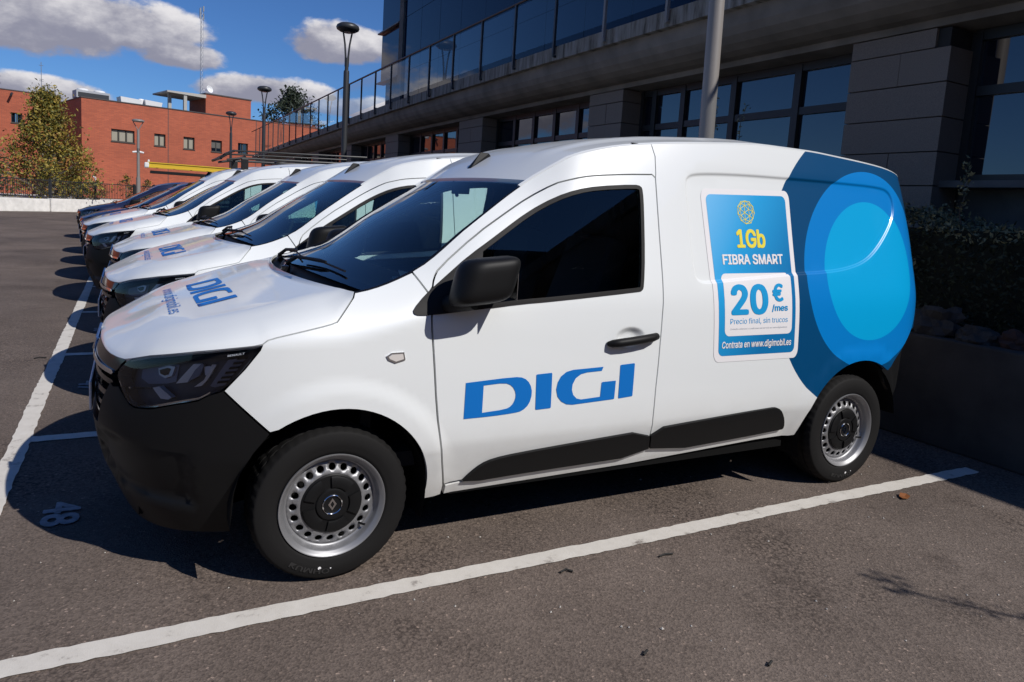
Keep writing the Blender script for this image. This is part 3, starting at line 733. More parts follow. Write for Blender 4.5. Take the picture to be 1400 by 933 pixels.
    quarter = tops + [(3.62,.86),(3.277,.854),(3.149,.725),(3.039,.634)] + ARCHR[::-1][1:] + sill + [(.447,.293)] + [(1.428,.366)] + back[::-1] + [(1.420,1.585),(1.424,1.66)]
    quarter = inset(densify(quarter, .04), g*.7)
    cir = lambda cx, cz, rr, n=110: [(cx+rr*math.cos(2*PI*k/n), cz+rr*math.sin(2*PI*k/n)) for k in range(n)]
    WR = [(2.862,1.178,.368), (2.866,1.182,.523), (2.866,1.182,.764)]
    lines = []
    for c in WR:
        lines.append(cir(*c)+cir(*c)[:1])
    lines += CLINES
    vs, tris, ns, pts, rimf = patch(quarter, res=.05, rim=.025, lines=[l for l in lines])
    def cls(t):
        x = sum(pts[k][0] for k in t)/3; z = sum(pts[k][1] for k in t)/3
        for i, (cx, cz, rr) in enumerate(WR):
            if (x-cx)**2+(z-cz)**2 < rr*rr: return i
        return 3
    groups = {0: [], 1: [], 2: [], 3: []}
    V = list(vs); NN = list(ns)
    for t in tris: groups[cls(t)].append(t)
    white_all = list(tris)
    rims = []
    for q, t in rimf:
        p = [Vector(vs[i]) for i in q]; n = (p[1]-p[0]).cross(p[2]-p[0]); n = n.normalized() if n.length > 1e-12 else Vector(ns[q[0]])
        bq = len(V); V += p; NN += [n]*4; groups[cls(t)].append((bq, bq+1, bq+2, bq+3)); rims.append((bq, bq+1, bq+2, bq+3))
    panel = build_sheet('load_side_panel', V, groups[3], NN, PAINT, root)
    for i, m in ((2, V_DARK), (1, V_MID), (0, V_LIGHT)): build_sheet('vinyl_wrap', V, groups[i], NN, m, panel)
    panel2 = build_sheet('load_side_panel', V, groups[3], NN, PAINT, root, True)
    for i, m in ((2, V_DARK), (1, V_MID), (0, V_LIGHT)): build_sheet('vinyl_wrap', V, groups[i], NN, m, panel2, True)
    Wn = smooth_poly(WIN, 1); gl = inset(densify(Wn, .03), .017); gl = clip_half(gl, (.583,1.26), (.515,1.02))
    door_l, door_r = sheet('door', inset(densify(D, .03), g), PAINT, root, rim=.03, res=.04, holes=[inset(densify(Wn, .03), .004)], lines=[[(1.248+.085*q*math.cos(2*PI*k/30), .872+.05*q*math.sin(2*PI*k/30)) for k in range(31)] for q in (.2,.4,.55,.7,.85,1.0,1.08)])
    door_l['label'] = 'white cab door on the driver side'
    for d, far in ((door_l, False), (door_r, True)): pass
    sheet('window_seal', densify(Wn, .03), RUBBER_TRIM, door_l, parents=door_r, off=.0045, rim=.012, holes=[gl])
    for o in sheet('window_glass', inset(gl, -.004), GLASS_S, door_l, parents=door_r, off=-.005, rim=0):      # drawn glass: one even curve, flatter than the frame round it
        me = o.data; sg = -1 if sum(v.co.y for v in me.vertices) < 0 else 1
        me.normals_split_custom_set_from_vertices([tuple(Vector((.03*(v.co.x-.9), sg*.97, .215+.05*(v.co.z-1.2))).normalized()) for v in me.vertices])
    # dark lining behind the panels
    inn = [(-.27,.60)]+ARCHF[1:]+[(.45,.255)]+sill[::-1]+ARCHR+[(3.149,.725),(3.277,.85),(3.6,.86)]+[(s, top_z(s)-.03) for s in [3.6-.15*i for i in range(22)]]+[(.30,1.08),(.05,1.0),(0,.95),(-.2,.90),(-.27,.86)]
    vs2, tr2, ns2, p2, _ = patch(inset(densify(inn, .08), .006), res=.12, rim=0, off=-.028, holes=[inset(densify(Wn, .05), -.02)])
    for fl in (False, True): build_sheet('inner_panel', vs2, tr2, ns2, INNER, root, fl)
    # --- sill trims, indicators, handles
    for tr_, par in ((TRIM1, (door_l, door_r)), (TRIM2, (panel, panel2))):
        tr_ = densify(smooth_poly(tr_, 1), .03); sheet('side_moulding', tr_, PLASTIC, par[0], parents=par[1], off=.013, rim=.014)
    ind = [(.162,.838),(.181,.850),(.228,.851),(.234,.822),(.197,.812),(.170,.824)]
    fr = sheet('side_indicator', ind, CHROME, wing_o[0], parents=wing_o[1], off=.005, rim=.006, res=.02)
    # the clear lens sits proud in its frame
    sheet('indicator_lens', inset(ind, .006), AMBER, wing_o[0], parents=wing_o[1], off=.0075, rim=.004, res=.02)
    for d, sg in ((door_l, 1), (door_r, -1)):
        b = MB(); path = [(1.128,.850,.004),(1.14,.853,.020),(1.17,.857,.030),(1.22,.862,.034),(1.28,.868,.034),(1.34,.874,.030),(1.372,.878,.020),(1.383,.879,.004)]
        ps = [Vector(side_point(s, z))+_nc(s, z)*o for s, z, o in path]; ps = [Vector((p.x, sg*p.y, p.z)) for p in ps]
        b.tube(ps, [.010,.0165,.0185,.0185,.0185,.0185,.016,.010], 12); b.obj('door_handle', PLASTIC, d, smooth=True, auto=1.2)
    # --- front end
    bump_l = densify(BUMP, .03)
    bumper = sheet('front_bumper', bump_l, PLASTIC, root, rim=.03, res=.045)
    gr = [(SF,.49),(-1.0,.50),(-.945,.56),(-.90,.63),(-.865,.69),(-.80,.69),(-.785,.72),(-.785,.80),(-.90,.80),(SF,.805)]
    grille = sheet('grille', gr, INNER, root, off=-.045, rim=0, res=.06)
    bandp = [(SF,.752),(-1.05,.752),(-.93,.748),(-.845,.745),(-.828,.757),(-.815,.777),(-.795,.793),(-.85,.792),(-.93,.792),(-1.06,.797),(SF,.803)]
    sheet('grille_band', bandp, GLOSSBLK, grille[0], parents=grille[1], off=-.002, rim=.03, res=.04)
    for z0, z1, mt, of, sm in ((.733,.748,CHROME,.004,-.845),(.690,.708,GLOSSBLK,-.012,-.865),(.640,.660,GLOSSBLK,-.014,-.90),(.590,.610,GLOSSBLK,-.016,-.94),(.545,.562,GLOSSBLK,-.016,-.97)):
        sheet('grille_slat', [(SF,z0),(sm-.1,z0),(sm-.01,z0),(sm,(z0+z1)/2),(sm-.015,z1),(SF,z1)], mt, grille[0], parents=grille[1], off=of, rim=.02, res=.05)
    b = MB(); b.box(-.783,-.774,-.255,.255,.535,.645); b.obj('number_plate', PLATE_M, root, bevel=.004)
    # lozenge emblem on the nose
    b = MB(); o_ = [(0,.055),(.037,0),(0,-.055),(-.037,0)]
    for k in range(4):
        a, c = o_[k], o_[(k+1) % 4]; b.tube([(-.762+.25*a[1], a[0], .772+a[1]*.9), (-.762+.25*c[1], c[0], .772+c[1]*.9)], .007, 8)
    b.obj('front_emblem', CHROME, root, smooth=True)
    hs = densify(smooth_poly(HEAD, 1, keep=(4,)), .03)
    lamps = sheet('headlight', hs, LAMPBODY, root, off=-.05, rim=-.048, res=.04)
    def lamp_sheet(name, poly, mat, **k): return sheet(name, poly, mat, lamps[0], parents=lamps[1], **k)
    lamp_sheet('lamp_glass', inset(hs, .002), LENS, off=.002, rim=.01, res=.03)
    lamp_sheet('lamp_outline', [(-.806,.722),(-.765,.690),(-.727,.664),(-.70,.657),(-.63,.663),(-.537,.689),(-.46,.707),(-.425,.728),(-.428,.721),(-.462,.700),(-.537,.682),(-.63,.656),(-.70,.650),(-.729,.657),(-.768,.683),(-.810,.716)], REFLECT, off=-.006, rim=.008, res=.02)
    lamp_sheet('light_guide', [(-.647,.720),(-.619,.727),(-.564,.695),(-.578,.687),(-.608,.687)], GUIDE, off=-.018, rim=.02, res=.02)
    lamp_sheet('chrome_strip', [(-.782,.703),(-.655,.721),(-.655,.716),(-.781,.697)], REFLECT, off=-.014, rim=.012, res=.03)
    lamp_sheet('lamp_housing', [(-.750,.770),(-.62,.803),(-.575,.805),(-.575,.745),(-.61,.735),(-.70,.722),(-.745,.738)], DARKSATIN, off=-.046, rim=0, res=.03)
    lamp_sheet('lamp_reflector', [(-.657,.786),(-.61,.800),(-.584,.798),(-.589,.766),(-.617,.755),(-.646,.764)], SATIN, off=-.036, rim=.012, res=.02)
    lamp_sheet('lamp_reflector', [(-.648,.781),(-.615,.792),(-.60,.790),(-.604,.770),(-.62,.764),(-.64,.769)], GLOSSBLK, off=-.0345, rim=0, res=.02)
    lamp_sheet('lamp_bezel', [(-.522,.749),(-.498,.790),(-.478,.815),(-.511,.813),(-.545,.770),(-.566,.741)], SATIN, off=-.034, rim=.015, res=.02)
    lamp_sheet('lamp_bezel', [(-.477,.776),(-.467,.813),(-.476,.818),(-.496,.795),(-.517,.752)], DARKSATIN, off=-.026, rim=.015, res=.02)
    lamp_sheet('lamp_reflector', [(-.470,.805),(-.452,.809),(-.432,.804),(-.436,.782),(-.461,.776)], GUIDE, off=-.036, rim=.0, res=.02)
    lamp_sheet('lamp_reflector', [(-.467,.740),(-.448,.762),(-.424,.815),(-.440,.815),(-.461,.761),(-.493,.735)], SATIN, off=-.030, rim=.012, res=.02)
    lamp_sheet('lamp_housing', [(-.385,.832),(-.322,.843),(-.341,.813),(-.386,.746),(-.420,.737),(-.436,.741),(-.41,.79)], DARKSATIN, off=-.030, rim=.010, res=.02)
    for k in range(6):
        z = .752+.0165*k; s0 = -.412+.0115*k; lamp_sheet('lamp_louvre', [(s0,z),(s0+.036,z+.005),(s0+.039,z+.011),(s0+.003,z+.007)], FRIT, off=-.022, rim=.014, res=.03)
    lamp_sheet('lamp_eyebrow', [(-.765,.790),(-.60,.822),(-.42,.852),(-.31,.868),(-.33,.851),(-.45,.835),(-.62,.806),(-.75,.776)], CABIN, off=-.016, rim=.014, res=.03)
    tv, tf, tl_ = text_shape('RENAULT', .02)
    vv = []
    for (a_, b_), l_ in zip(tv, tl_): s_ = -.381+.055*a_; vv.append(SP(s_, .8475+.010*a_+.0065*b_, .0035+l_*.0001))
    new_obj('lamp_lettering', mesh_from('lamp_lettering', vv, tf, STK_GREY), lamps[0])
    # --- tail end
    tb = [(3.042,.628),(3.149,.72),(3.277,.848),(3.62,.85),(SR,.80),(SR,.38),(3.55,.38),(3.25,.42),(3.10,.55)]
    sheet('rear_bumper', densify(tb, .06), PLASTIC, root, off=-.045, rim=.02)
    sheet('rear_door', densify([(3.75,.86),(SR,.82),(SR,1.70),(3.85,1.68),(3.75,1.66)], .08), PAINT, root, off=-.004, rim=.02)
    tl = sheet('tail_light', densify(smooth_poly([(3.635,.86),(3.635,1.12),(3.74,1.12),(3.74,.86)], 1), .04), REDLENS, root, off=.022, rim=.03)
    sheet('rear_pillar', densify([(3.635,1.13),(3.635,top_z(3.62)-.01),(3.74,top_z(3.74)-.03),(3.74,1.13)], .05), GLOSSBLK, root, off=-.002, rim=.02)
    # --- door mirrors
    mlist = []
    for sg in (1, -1):
        bm = bmesh.new(); bmesh.ops.create_cube(bm, size=2); bmesh.ops.subdivide_edges(bm, edges=bm.edges, cuts=9, use_grid_fill=True)
        for v_ in bm.verts:
            p = v_.co; k = (abs(p.x)**5+abs(p.y)**5+abs(p.z)**5)**(1/5); q = p/k
            x = q.x*.098; y = q.y*.082; z = q.z*.089
            z *= 1-.10*(q.y < 0)*abs(q.y)          # outer end a little lower
            x -= .030*(1-q.y*q.y)*(q.x < 0)*abs(q.x) ; z += .012*q.x - .010*q.y
            x += .02*q.z
            v_.co = (.503+x, sg*(-.972+y), 1.122+z)
        bmesh.ops.recalc_face_normals(bm, faces=bm.faces)
        for f_ in bm.faces: f_.smooth = True
        me = bpy.data.meshes.new('door_mirror'); bm.to_mesh(me); bm.free(); me.materials.append(PLASTIC)
        mo = new_obj('door_mirror', me, root); mlist.append(mo)
        b = MB(); b.tube([(.40, sg*-.862, 1.020), (.425, sg*-.905, 1.034), (.46, sg*-.955, 1.052)], [.034,.036,.040], 12); b.obj('mirror_arm', PLASTIC, mo, smooth=True)
        b = MB(); b.box(.40,.455, sg*-.895-.02, sg*-.895+.02, 1.010, 1.030); b.obj('mirror_foot', PLASTIC, mo, bevel=.008, smooth=True)
        b = MB(); b.box(.598,.602, sg*-.972-.062, sg*-.972+.062, 1.06, 1.185); b.obj('mirror_glass', CHROME, mo, bevel=.002)
    # --- cowl and wipers
    v = []; f = []; n = 30
    for j in range(n+1):
        t = -1+2*j/n; y = .775*t
        x0 = .066-.126*(1-t*t)-.01; xb = lid_x(.125, t); 
        v += [Vector((x0, y, hood_t(x0, y)-.024)), Vector(((x0+xb)/2, y, hood_t(x0, y)-.040)), Vector((xb, fy(.125)*t, lid_z(.125, t)-.012))]
    for j in range(n): q = 3*j; f += [(q,q+3,q+4,q+1),(q+1,q+4,q+5,q+2)]
    new_obj('scuttle_panel', mesh_from('scuttle_panel', v, [q[::-1] for q in f], PLASTIC, smooth=True), root)
    for y0, y1, xa, xb in ((.05,-.52,.125,.165),(.60,.08,.13,.16)):
        b = MB(); P = lambda xe, y, h: Vector((lid_x(xe, y/fy(xe)), y, lid_z(xe, y/fy(xe))+h))
        b.tube([P(.085, y0, .0), P(.12, y0-.04, .022), P(xa+.03, (y0+y1)/2, .022), P(xb, y1*.6+y0*.4, .018)], [.010,.009,.007,.004], 8)
        b.tube([P(xb-.02, y0-.10, .012), P(xb, (y0+y1)/2-.02, .012), P(xb-.01, y1, .012)], .0045, 6)
        b.obj('wiper', PLASTIC, root, smooth=True)
    b = MB(); b.lathe([(.0,.0),(.02,0),(.02,.03),(.0,.035)], 14, Matrix.Translation((-.02, .05, 1.035))); b.tube([(-.03,.12,1.03),(0,.16,1.055),(.02,.24,1.06)], .010, 6); b.obj('wiper_linkage', GLOSSBLK, root, smooth=True)
    # --- underside, wheel housings, cab interior
    b = MB(); b.box(-.62,3.42,-.52,.52,.21,.33); b.box(.47,2.36,-.80,.80,.245,.30); b.obj('underbody', INNER, root)
    for x, r_ in ((0, .352), (2.812, .392)):
        for sg in (1, -1):
            b = MB(); n = 20; base = 0
            for i in range(n+1):
                a = R((-18 if x == 0 else 8)+(216 if x == 0 else 190)*i/n); cz = .30 if x == 0 else .31
                for yy in (.855, .52): b.v.append((x+r_*math.cos(a), -sg*yy, cz+r_*math.sin(a)))
            for i in range(n): q = 2*i; b.f.append((q, q+1, q+3, q+2))
            c0 = len(b.v); b.v.append((x, -sg*.52, .3)); 
            for i in range(n): b.f.append((c0, 2*i+1, 2*i+3))
            b.obj('wheel_housing', INNER, root)
    b = MB(); b.box(.18,1.50,-.74,.74,.36,.42); b.box(1.50,1.53,-.70,.70,.36,1.66); b.box(.12,.16,-.74,.74,.36,.98); b.obj('cab_floor', CABIN, root)
    b = MB(); b.add([(.13,-.76,.80),(.13,.76,.80),(.13,.76,1.04),(.13,-.76,1.04),(.48,-.74,1.055),(.48,.74,1.055),(.62,-.76,.98),(.62,.76,.98),(.60,-.76,.62),(.60,.76,.62)], [(0,1,2,3),(3,2,5,4),(4,5,7,6),(6,7,9,8),(8,9,1,0),(0,3,4,6,8),(1,9,7,5,2)]); b.obj('dashboard', CABIN, root)
    b = MB(); b.box(1.0,1.50,-.60,.60,1.58,1.60); b.obj('headlining', CABIN, root)
    for yy in (-.37, .37):
        b = MB(); b.box(.75,1.25,yy-.24,yy+.24,.60,.74); b.add([Matrix.Translation((1.22, yy, .68)) @ Matrix.Rotation(R(18), 4, 'Y') @ Vector((x*.07, y*.23, z)) for x, y, z in [(-1,-1,0),(1,-1,0),(1,1,0),(-1,1,0),(-1,-.8,.62),(1,-.8,.62),(1,.8,.62),(-1,.8,.62)]], [(0,3,2,1),(4,5,6,7),(0,1,5,4),(1,2,6,5),(2,3,7,6),(3,0,4,7)])
        b.add([Matrix.Translation((1.40, yy, 1.29)) @ Matrix.Rotation(R(12), 4, 'Y') @ Vector((x*.045, y*.13, z)) for x, y, z in [(-1,-1,0),(1,-1,0),(1,1,0),(-1,1,0),(-1,-.8,.19),(1,-.8,.19),(1,.8,.19),(-1,.8,.19)]], [(0,3,2,1),(4,5,6,7),(0,1,5,4),(1,2,6,5),(2,3,7,6),(3,0,4,7)])
        b.obj('seat', SEAT, root, bevel=.04, smooth=True, seg=3)
    b = MB(); M = Matrix.Translation((.72,-.37,.98)) @ Matrix.Rotation(R(-62), 4, 'Y')
    b.lathe([(.185+.015*math.cos(a), .015*math.sin(a)) for a in [2*PI*k/8 for k in range(8)]], 28, M, closed=True); b.tube([M @ Vector((-.18,0,0)), M @ Vector((0,0,-.02)), M @ Vector((.18,0,0))], .02, 6); b.tube([M @ Vector((0,0,-.02)), M @ Vector((0,0,-.2))], .03, 8)
    b.obj('steering_wheel', CABIN, root, smooth=True)
    b = MB(); b.box(.80,.81,-.10,.10,1.445,1.485); b.tube([(.77,0,1.51),(.79,0,1.43)], .01, 6); b.obj('rear_view_mirror', CABIN, root, bevel=.01)
    b = MB(); b.add([(.30,-.50,1.062),(.37,-.30,1.062),(.47,-.34,1.060),(.40,-.53,1.060)], [(0,1,2,3)]); b.add([(.33,-.55,1.066),(.36,-.40,1.10),(.45,-.43,1.085),(.42,-.57,1.064)], [(0,1,2,3)]); b.obj('paper_sheet', STK_WHITE, root)
    # --- prints
    for nm, pl, hl in (('D', LOGO_D, [LOGO_DH]), ('I', LOGO_I1, ()), ('G', LOGO_G, ()), ('I', LOGO_I2, ())):
        sheet('logo_letter', pl, LOGO, door_l, both=False, off=.0016, rim=.0, res=.03, holes=list(hl))
    # bonnet lettering: same letters, laid across the bonnet (top towards the windscreen)
    for pl, hl in ((LOGO_D, [LOGO_DH]), (LOGO_I1, []), (LOGO_G, []), (LOGO_I2, [])):
        fx = lambda p: (-.418+(p[1]-.578-(p[0]-.48)*.035)/.150*.142, -((p[0]-.881)/.401)*.335-.01)
        pts, tr_ = triangulate(densify([fx(p) for p in pl], .03), [densify([fx(p) for p in h], .03) for h in hl], .03)
        tr_ = [t if area2([pts[k] for k in t]) > 0 else t[::-1] for t in tr_]
        drop_print('bonnet_letter', pts, tr_, hood_bvh, LOGO, hood)
    tv, tf, tl_ = text_shape('www.digimobil.es', .0)
    drop_print('bonnet_lettering', [(-.530+.062*b_, -(a_-.5)*.70-.01) for a_, b_ in tv], tf, hood_bvh, LOGO, hood)
    # poster
    st = stk_sheet('price_poster', round_rect(0, 0, 1, 1, .055), STK_WHITE, panel, .0015)
    def rr(x0, y0, x1, y1, r, asp=.70):      # rounded in metres although u and v differ
        return [(x0+(p[0])*(x1-x0), y0+p[1]*(y1-y0)) for p in [(a, b) for a, b in round_rect_xy((x1-x0), (y1-y0), r, asp)]]
    blue = rr(.050, .036, .950, .968, .05)
    stk_sheet('poster_print', blue, STK_BLUE, st, .0022, uvf=lambda s, z: ((s-1.70)/.56, (z-.77)/.77))
    stk_sheet('poster_print', rr(.115, .152, .905, .515, .05), STK_WHITE, st, .0029)
    T = lambda *a, **k: stk_text('poster_lettering', a[0], a[1], a[2], st, **k)
    T('1Gb', (.335,.660,.665,.770), STK_YELLOW, bold=.035); T('FIBRA SMART', (.155,.565,.855,.625), STK_WHITE, bold=.032)
    T('20', (.185,.272,.615,.452), STK_TXTBLUE, bold=.040, off=.0036); T('€', (.665,.345,.80,.452), STK_TXTBLUE, bold=.035, off=.0036); T('/mes', (.655,.285,.850,.330), STK_TXTBLUE, bold=.028, off=.0036)
    T('Precio final, sin trucos', (.175,.215,.850,.255), STK_TXTBLUE, bold=.0, off=.0036); T('Consulta cobertura y condiciones del servicio en www.digimobil.es', (.175,.186,.845,.198), STK_GREY, off=.0036)
    T('Contrata en www.digimobil.es', (.085,.070,.905,.122), STK_WHITE, bold=.022, slant=.15)
    Q, E_ = ico_globe(); vv = []; ff = []
    for a, b_ in E_:
        p, q = Q[a], Q[b_]; d = Vector((q.x-p.x, q.y-p.y)); 
        if d.length < 1e-4: continue
        nrm = Vector((-d.y, d.x)).normalized()*.022; k = len(vv)
        for x, y in ((p.x+nrm.x, p.y+nrm.y), (p.x-nrm.x, p.y-nrm.y), (q.x-nrm.x, q.y-nrm.y), (q.x+nrm.x, q.y+nrm.y)):
            s_, z_ = stk(.470+x*.098, .868+y*.070); vv.append(SP(s_, z_, .0032))
        ff.append((k, k+1, k+2, k+3))
    for p in Q:
        if p.z > -.05:
            k = len(vv)
            for t in range(6): s_, z_ = stk(.470+(p.x+.05*math.cos(t*PI/3))*.098, .868+(p.y+.05*math.sin(t*PI/3))*.070); vv.append(SP(s_, z_, .0034))
            ff.append(tuple(range(k, k+6)))
    new_obj('poster_globe', mesh_from('poster_globe', vv, ff, STK_YELLOW), st)
    for x, sg in ((0, -1), (2.812, -1), (0, 1), (2.812, 1)): add_wheel(root, x, sg, spin=0 if sg < 0 and x == 0 else .3)
    return root
def round_rect_xy(w, h, r, asp, n=5):
    """unit rounded rectangle whose corners are round although u is .57 m and v .81 m"""
    ru = r/w; rv = r*asp/h; out = []
    for cx, cy, a in ((1-ru, rv, -90), (1-ru, 1-rv, 0), (ru, 1-rv, 90), (ru, rv, 180)):
        for k in range(n+1): t = R(a+90*k/n); out.append((cx+ru*math.cos(t), cy+rv*math.sin(t)))
    return out
def kids(o): return [c for c in bpy.data.objects if c.parent is o]
def copy_thing(o, parent=None, swap=None, skip=()):
    c = o.copy(); COL.objects.link(c); c.parent = parent
    if swap and o.type == 'MESH':
        for i, sl in enumerate(c.material_slots):
            nm_ = swap.get(sl.material)
            if nm_ is not None: sl.link = 'OBJECT'; sl.material = nm_
    for k in CH.get(o.name, ()):
        if k.name.split('.')[0] not in skip: copy_thing(k, c, swap, skip)
    return c
van = make_van()
CH = {}
for o in bpy.data.objects:
    if o.parent: CH.setdefault(o.parent.name, []).append(o)
BAY = 2.17
VG = 'white vans parked in a row'
tag(van, 'nearest white delivery van, blue side logo, price poster and blue circles in full view', 'van', VG)
vans = [van]
for k, (dx, lab) in enumerate([(-.055, 'second white delivery van of the row, its cab directly behind the nearest van'), (-.06, 'third white delivery van, set between two others, only bonnet and windscreen clear'),
                               (-.37, 'fourth white delivery van, headlight and black bumper showing ahead of its neighbour'), (-.525, 'fifth and farthest white delivery van, under the black roof rack')], 1):
    c = copy_thing(van); c.location = (dx, BAY*k, 0); tag(c, lab, 'van', VG); vans.append(c)
# ------------------------------------------------------------------ ground, lines
def asphalt():
    m = bpy.data.materials.new('asphalt'); m.use_nodes = True; nt = m.node_tree; b = nt.nodes['Principled BSDF']; L = nt.links
    b.inputs['Roughness'].default_value = .88; b.inputs['Specular IOR Level'].default_value = .25
    tc = nt.nodes.new('ShaderNodeTexCoord')
    def noise(sc, det, rough=.5):
        n = nt.nodes.new('ShaderNodeTexNoise'); n.inputs['Scale'].default_value = sc; n.inputs['Detail'].default_value = det; n.inputs['Roughness'].default_value = rough; L.new(tc.outputs['Object'], n.inputs['Vector']); return n.outputs[0]
    def ramp(src, pts):
        r = nt.nodes.new('ShaderNodeValToRGB'); e = r.color_ramp.elements; e[0].position, e[0].color = pts[0][0], (*pts[0][1], 1); e[1].position, e[1].color = pts[-1][0], (*pts[-1][1], 1)
        for p, c in pts[1:-1]: x = e.new(p); x.color = (*c, 1)
        L.new(src, r.inputs[0]); return r.outputs[0]
    def mul(a, c, f=1.0):
        x = nt.nodes.new('ShaderNodeMix'); x.data_type = 'RGBA'; x.blend_type = 'MULTIPLY'; x.inputs[0].default_value = f; L.new(a, x.inputs[6]); L.new(c, x.inputs[7]); return x.outputs[2]
    base = ramp(noise(1.1, 5, .6), [(.30, (.124, .099, .085)), (.5, (.148, .119, .103)), (.72, (.176, .143, .125))])
    v = nt.nodes.new('ShaderNodeTexVoronoi'); v.inputs['Scale'].default_value = 130; L.new(tc.outputs['Object'], v.inputs['Vector'])
    sp = nt.nodes.new('ShaderNodeSeparateColor'); L.new(v.outputs['Color'], sp.inputs[0])
    stone = ramp(sp.outputs[0], [(.0, (.66, .65, .64)), (.55, (.98, .97, .95)), (.86, (1.08, 1.07, 1.05)), (.985, (1.2, 1.18, 1.14)), (1.0, (2.2, 2.1, 2.0))])
    fine = ramp(noise(420, 3, .7), [(.25, (.62, .62, .62)), (.5, (1, 1, 1)), (.75, (1.32, 1.3, 1.28))])
    big = ramp(noise(.28, 3, .5), [(.32, (.76, .76, .77)), (.5, (.98, .97, .96)), (.68, (1.14, 1.12, 1.09))])
    # rougher patches where the binder has worn off the stones
    v2 = nt.nodes.new('ShaderNodeTexVoronoi'); v2.inputs['Scale'].default_value = 75; L.new(tc.outputs['Object'], v2.inputs['Vector'])
    gap = ramp(v2.outputs['Distance'], [(.0, (1.12, 1.1, 1.08)), (.45, (1.02, 1.01, 1.0)), (.75, (.45, .44, .44))])
    mk = nt.nodes.new('ShaderNodeMapRange'); mk.interpolation_type = 'SMOOTHSTEP'; mk.inputs[1].default_value = .46; mk.inputs[2].default_value = .66; L.new(noise(.75, 5, .6), mk.inputs[0])
    stain = ramp(noise(2.3, 4, .55), [(.60, (1, 1, 1)), (.74, (.74, .73, .73))])
    col = mul(mul(mul(base, stone), fine), big); col = mul(col, stain)
    gm_ = nt.nodes.new('ShaderNodeMix'); gm_.data_type = 'RGBA'; gm_.blend_type = 'MULTIPLY'; L.new(mk.outputs[0], gm_.inputs[0]); L.new(col, gm_.inputs[6]); L.new(gap, gm_.inputs[7]); col = gm_.outputs[2]
    L.new(col, b.inputs['Base Color'])
    ad = nt.nodes.new('ShaderNodeMath'); ad.operation = 'ADD'; L.new(v.outputs['Distance'], ad.inputs[0]); L.new(noise(260, 4, .7), ad.inputs[1])
    bp = nt.nodes.new('ShaderNodeBump'); bp.inputs['Strength'].default_value = .55; bp.inputs['Distance'].default_value = .004; L.new(ad.outputs[0], bp.inputs['Height']); L.new(bp.outputs[0], b.inputs['Normal'])
    return m
ASPHALT = asphalt()
def painted_line_mat():
    m = pmat('line_paint', (.62, .58, .52), .75, bump=(240, .45, .003)); nt = m.node_tree; b = nt.nodes['Principled BSDF']; L = nt.links
    tc = nt.nodes.new('ShaderNodeTexCoord'); n = nt.nodes.new('ShaderNodeTexNoise'); n.inputs['Scale'].default_value = 9; n.inputs['Detail'].default_value = 9; n.inputs['Roughness'].default_value = .72; L.new(tc.outputs['Object'], n.inputs[0])
    r = nt.nodes.new('ShaderNodeValToRGB'); e = r.color_ramp.elements; e[0].position = .31; e[0].color = (.20, .17, .15, 1); e[1].position = .42; e[1].color = (.60, .56, .50, 1); x = e.new(.7); x.color = (.68, .64, .58, 1)
    L.new(n.outputs[0], r.inputs[0]); L.new(r.outputs[0], b.inputs['Base Color']); return m
LINE = painted_line_mat()
LINE_OLD = pmat('worn_number_paint', (.34, .33, .34), .8, noise=(30, .3, 6))
gm = bpy.data.meshes.new('ground'); bm = bmesh.new()
S_ = [-900,-300,-100,-40,-12,-4,0,4,8,14,30,60,120,300,900]
gv = [[bm.verts.new((x, y, 0)) for y in S_] for x in S_]
for i in range(len(S_)-1):
    for j in range(len(S_)-1): bm.faces.new((gv[i][j], gv[i+1][j], gv[i+1][j+1], gv[i][j+1]))
bm.to_mesh(gm); bm.free(); gm.materials.append(ASPHALT); struct(new_obj('ground', gm))
LH = .045
def strip(name, x0, x1, y0, y1, z=.004, seed=0):
    """painted strip with slightly ragged edges"""
    rr = random.Random(seed); v = []; f = []; along = (x1-x0) > (y1-y0); a0, a1, c0, c1 = (x0, x1, y0, y1) if along else (y0, y1, x0, x1)
    n = max(4, int((a1-a0)/.035)); n = min(n, 900)
    for i in range(n+1):
        t = a0+(a1-a0)*i/n; e0 = c0+rr.uniform(-.004, .004)+.003*math.sin(t*3+seed); e1 = c1+rr.uniform(-.004, .004)+.003*math.sin(t*2.3+1+seed)
        v += [(t, e0, z), (t, e1, z)] if along else [(e1, t, z), (e0, t, z)]
    for i in range(n): f.append((2*i, 2*i+2, 2*i+3, 2*i+1))
    return struct(new_obj(name, mesh_from(name, v, f, LINE)))
XL = -1.169; YL = -.990
strip('bay_line', XL+LH+.001, 3.83, YL-LH, YL+LH, seed=1)
strip('bay_line', XL+LH+.001, 3.83, 1.131-LH, 1.131+LH, seed=2)
for k in range(1, 13): strip('bay_line', XL+LH+.001, 3.83, 1.131+2.17*k-LH, 1.131+2.17*k+LH, seed=2+k)
strip('bay_front_line', XL-LH, XL+LH, -8, 29, seed=30)
strip('aisle_line', -9.4, -6.15, 29.5, 29.62, seed=31)
for k, w in enumerate(('48', '47', '46', '45')):
    v, f, _l = text_shape(w, .035, 3, True); y0 = .075+BAY*k
    o = new_obj('bay_number', mesh_from('bay_number', [(-.975+.14*b, y0+.125-.25*a, .0045+.0002*l_) for (a, b), l_ in zip(v, _l)], f, LINE_OLD)); struct(o)

